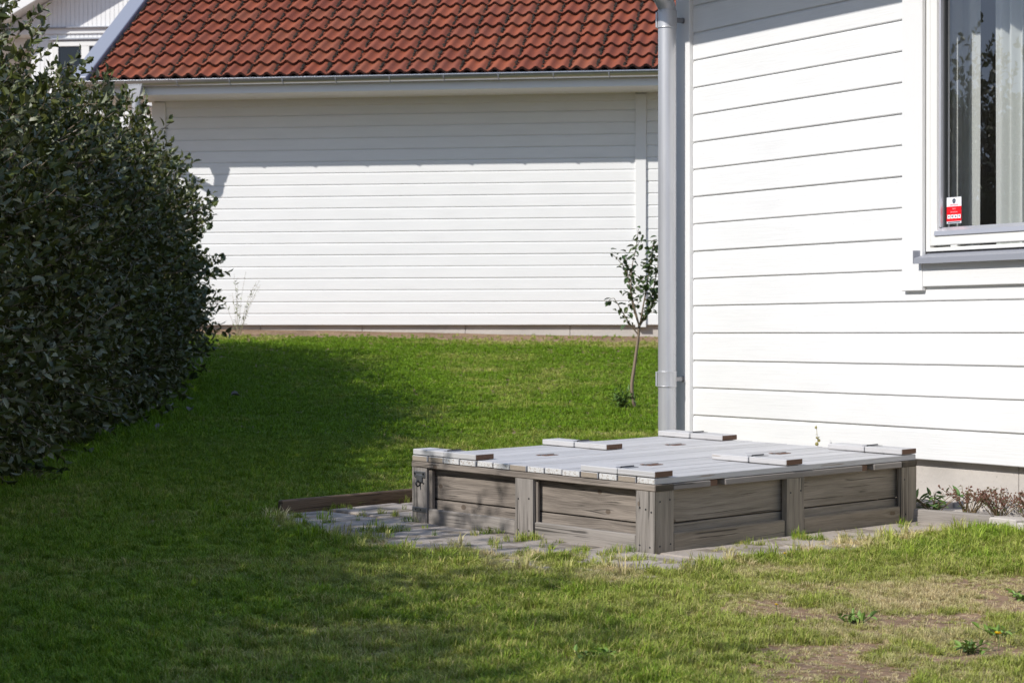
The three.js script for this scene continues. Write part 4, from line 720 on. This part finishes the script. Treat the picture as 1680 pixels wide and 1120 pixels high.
// ---------------------------------------------------------------- lawn: tufts of blades
{
  const blade = (r, h, w, lean) => {
    const a = r() * 6.28, cx = R(-0.014, 0.014, r), cz = R(-0.014, 0.014, r), dx = Math.cos(a), dz = Math.sin(a), px = -dz * w / 2, pz = dx * w / 2, l = lean * R(0.3, 1.3, r), y1 = h * 0.6, y2 = h * (1 - 0.25 * Math.min(1, l / h));
    const A = [cx - px, -0.004, cz - pz], B = [cx + px, -0.004, cz + pz], C = [cx + dx * l * 0.35 + px * 0.85, y1, cz + dz * l * 0.35 + pz * 0.85], D = [cx + dx * l * 0.35 - px * 0.85, y1, cz + dz * l * 0.35 - pz * 0.85], E = [cx + dx * l, y2, cz + dz * l];
    return [...A, ...B, ...C, ...A, ...C, ...D, ...D, ...C, ...E];
  };
  const tuft = (seed, n, h, w, straw = 0.18) => { const r = rngOf(seed), p = [], c = []; for (let i = 0; i < n; i++) { p.push(...blade(r, h * R(0.5, 1.15, r), w * R(0.7, 1.3, r), h * 0.75)); const t = r(), k = R(0.6, 1.35, r), q = t < straw ? [1.9, 1.35, 3.2] : [k, k, k]; for (let j = 0; j < 9; j++) c.push(...q); } const g = new THREE.BufferGeometry(); g.setAttribute('position', new THREE.Float32BufferAttribute(p, 3)); g.setAttribute('color', new THREE.Float32BufferAttribute(c, 3)); g.computeVertexNormals(); return g; };
  const near = [1, 2, 3].map((s) => tuft(s, 17, 0.038, 0.0022)), nearDry = [11, 12].map((s) => tuft(s, 15, 0.034, 0.0022, 0)), farT = [4, 5, 6].map((s) => tuft(s, 13, 0.036, 0.0042, 0.06)), tall = [7, 8].map((s) => tuft(s, 13, 0.07, 0.0032, 0));
  const gm = new THREE.MeshPhysicalMaterial({ vertexColors: true, roughness: 0.6, transmission: 0.3, thickness: 0, side: THREE.DoubleSide, specularIntensity: 0.3 });
  const r = rngOf(4242), sets = { near: near.map(() => []), nearDry: nearDry.map(() => []), far: farT.map(() => []), tall: tall.map(() => []) };
  const wallR = (X, Z) => (X - 1.0395) * -0.8846 + (Z - 13.3) * -0.4664, wallB = (X, Z) => (X - 1.442) * -0.1754 + (Z - 27) * -0.9845;
  const G = [0.175, 0.295, 0.014], Y = [0.36, 0.40, 0.08], D = [0.62, 0.52, 0.29];
  function put(X, Z, kind) {
    const [a, b] = toSB(X, Z);
    const n1 = fbm(X * 1.3, Z * 1.3, 301, 3), n2 = fbm(X * 5, Z * 5, 302, 3), n3 = fbm(X * 14, Z * 14, 303, 2);
    if (a > -0.02 && a < SB.L1 + 0.02 && b > -0.02 && b < SB.L2 + 0.02) return;
    // slabs are kept clear up to a ragged edge
    const fe = 0.60 + 0.22 * (n2 - 0.5) * 2 * 0.8 + (a < 0.35 ? -0.2 : 0) - smooth(1.7, 2.3, a) * 0.4;
    const dF = -b - fe, dR = -a - (0.36 + 0.12 * (n2 - 0.5) * 2);
    const onF = a > -0.42 && a < 2.28 && b < 0.02 && dF < 0, onR = b > -0.45 && b < 2.05 && a < 0.02 && dR < 0, onL = a > SB.L1 - 0.02 && a < 2.31 && b > -0.25 && b < 1.5;
    if (onF || onR || onL) { if (n3 < 0.62 || r() < 0.8) return; }
    const alongR = (X - 1.0395) * 0.4664 - (Z - 13.3) * 0.8846; if (alongR > -0.25 && wallR(X, Z) < 0.17) return;
    if (a < 0.03 && a > -0.40 && b > 1.70 && alongR > 0 && wallR(X, Z) < 0.45 && b < 2.2 && r() < 0.75) return;
    const wb = wallB(X, Z); if (wb < 0.80 + 0.4 * (n2 - 0.5)) { if (r() < 0.93) return; }
    const edge = Math.min(Math.abs(dF) + (a > -0.3 && a < 2.4 && b < 0.05 ? 0 : 9), Math.abs(dR) + (b > -0.35 && b < 2.1 && a < 0.05 ? 0 : 9));
    let dry = 0.10 + 0.9 * smooth(0.42, 0.72, n1) * 0.45 + 0.7 * (n2 - 0.5);
    dry += 0.28 * smooth(0.2, 1.2, X) * smooth(10.5, 8.5, Z) + 0.22 * smooth(-1.2, 0.0, X) * smooth(11, 9.4, Z) + 0.75 * smooth(0.16, 0.0, edge) * (0.4 + n2);
    dry -= 0.28 * smooth(-0.3, -1.2, X); dry += wb < 1.3 ? 0.3 : 0; dry -= 0.14 * smooth(12, 15, Z);
    const bare = smooth(0.47, 0.58, fbm(X * 2.2 + 4, Z * 3.4, 305, 3)) * smooth(0.55, 1.1, X) * smooth(9.4, 8.5, Z) * 0.97;
    if (r() < bare * 0.82) return; if (kind === 'near' && n3 < 0.42 && r() < 0.45) return;
    dry = clamp(dry + 0.35 * bare + R(-0.22, 0.22, r));
    let c = dry < 0.5 ? mix3(G, Y, dry * 2) : mix3(Y, D, (dry - 0.5) * 2); const k = R(0.8, 1.2, r); c = c.map((x) => x * k);
    const L = sets[kind === 'near' && dry > 0.42 ? 'nearDry' : kind], at = Math.floor(r() * L.length), s = R(0.7, 1.25, r) * (kind === 'near' && dry > 0.6 ? 0.75 : 1) * (kind === 'tall' ? R(0.6, 1.2, r) : 1);
    L[at].push([X, gxz(X, Z), Z, r() * 6.28, s, s * R(0.7, 1.2, r) * (bare > 0.2 ? 0.45 : 1) * lerp(0.6, 1.25, smooth(0.3, 0.75, n3)), c, R(-0.25, 0.25, r), R(-0.25, 0.25, r)]);
  }
  const scatter = (n, za, zb, kind, marg = 0.5) => { for (let i = 0; i < n; i++) { const Z = Math.sqrt(lerp(za * za, zb * zb, r())), half = 0.2212 * Z + marg; put(R(-half, half, r), Z, kind); } };
  scatter(92000, 6.3, 10.6, 'near'); scatter(78000, 10.6, 16, 'near', 0.4); scatter(110000, 16, 27.2, 'far', 0.4);
  // longer grass hugging slab edges, plank, plinth
  for (let i = 0; i < 26000; i++) {
    const Z = R(8.6, 13, r), X = R(-1.6, 2.7, r), [a, b] = toSB(X, Z);
    const nearEdge = (a > -0.4 && a < 2.5 && b > -0.85 && b < -0.35) || (b > -0.4 && b < 2.1 && a < -0.34 && a > -0.6) || (Math.abs(a - 2.38) < 0.06 && b > -0.4 && b < 2);
    if (nearEdge && r() < 0.06 + 0.35 * (fbm(X * 4, Z * 4, 340, 2) > 0.55 ? 1 : 0)) put(X, Z, 'tall');
  }
  for (let i = 0; i < 2600; i++) { const X = R(1.5, 2.75, r), Z = R(9.6, 11, r); if (r() < fbm(X * 3, Z * 3, 341, 2) - 0.15) put(X, Z, 'tall'); }
  for (let i = 0; i < 2500; i++) { const Z = R(12.5, 22, r); put(R(-3.0, -2.45, r), Z, 'tall'); }
  const Lw = top(new THREE.Group(), 'grass', 'mown green lawn with dry straw patches sloping up to the houses', 'grass', null, 'stuff');
  const dm = new THREE.Object3D(), cc = new THREE.Color();
  for (const [k, geos] of [['near', near], ['nearDry', nearDry], ['far', farT], ['tall', tall]]) geos.forEach((g, i) => {
    const l = sets[k][i], im = new THREE.InstancedMesh(g, gm, l.length);
    l.forEach(([X, y, Z, a, s, sy, c, tx, tz], j) => { dm.position.set(X, y, -Z); dm.rotation.set(tx, a, tz); dm.scale.set(s, sy, s); dm.updateMatrix(); im.setMatrixAt(j, dm.matrix); im.setColorAt(j, cc.setRGB(...c)); });
    im.name = 'grass_tufts'; im.userData.kind = 'stuff'; im.castShadow = im.receiveShadow = true; Lw.add(im);
  });
}
renderer.render(scene, camera);
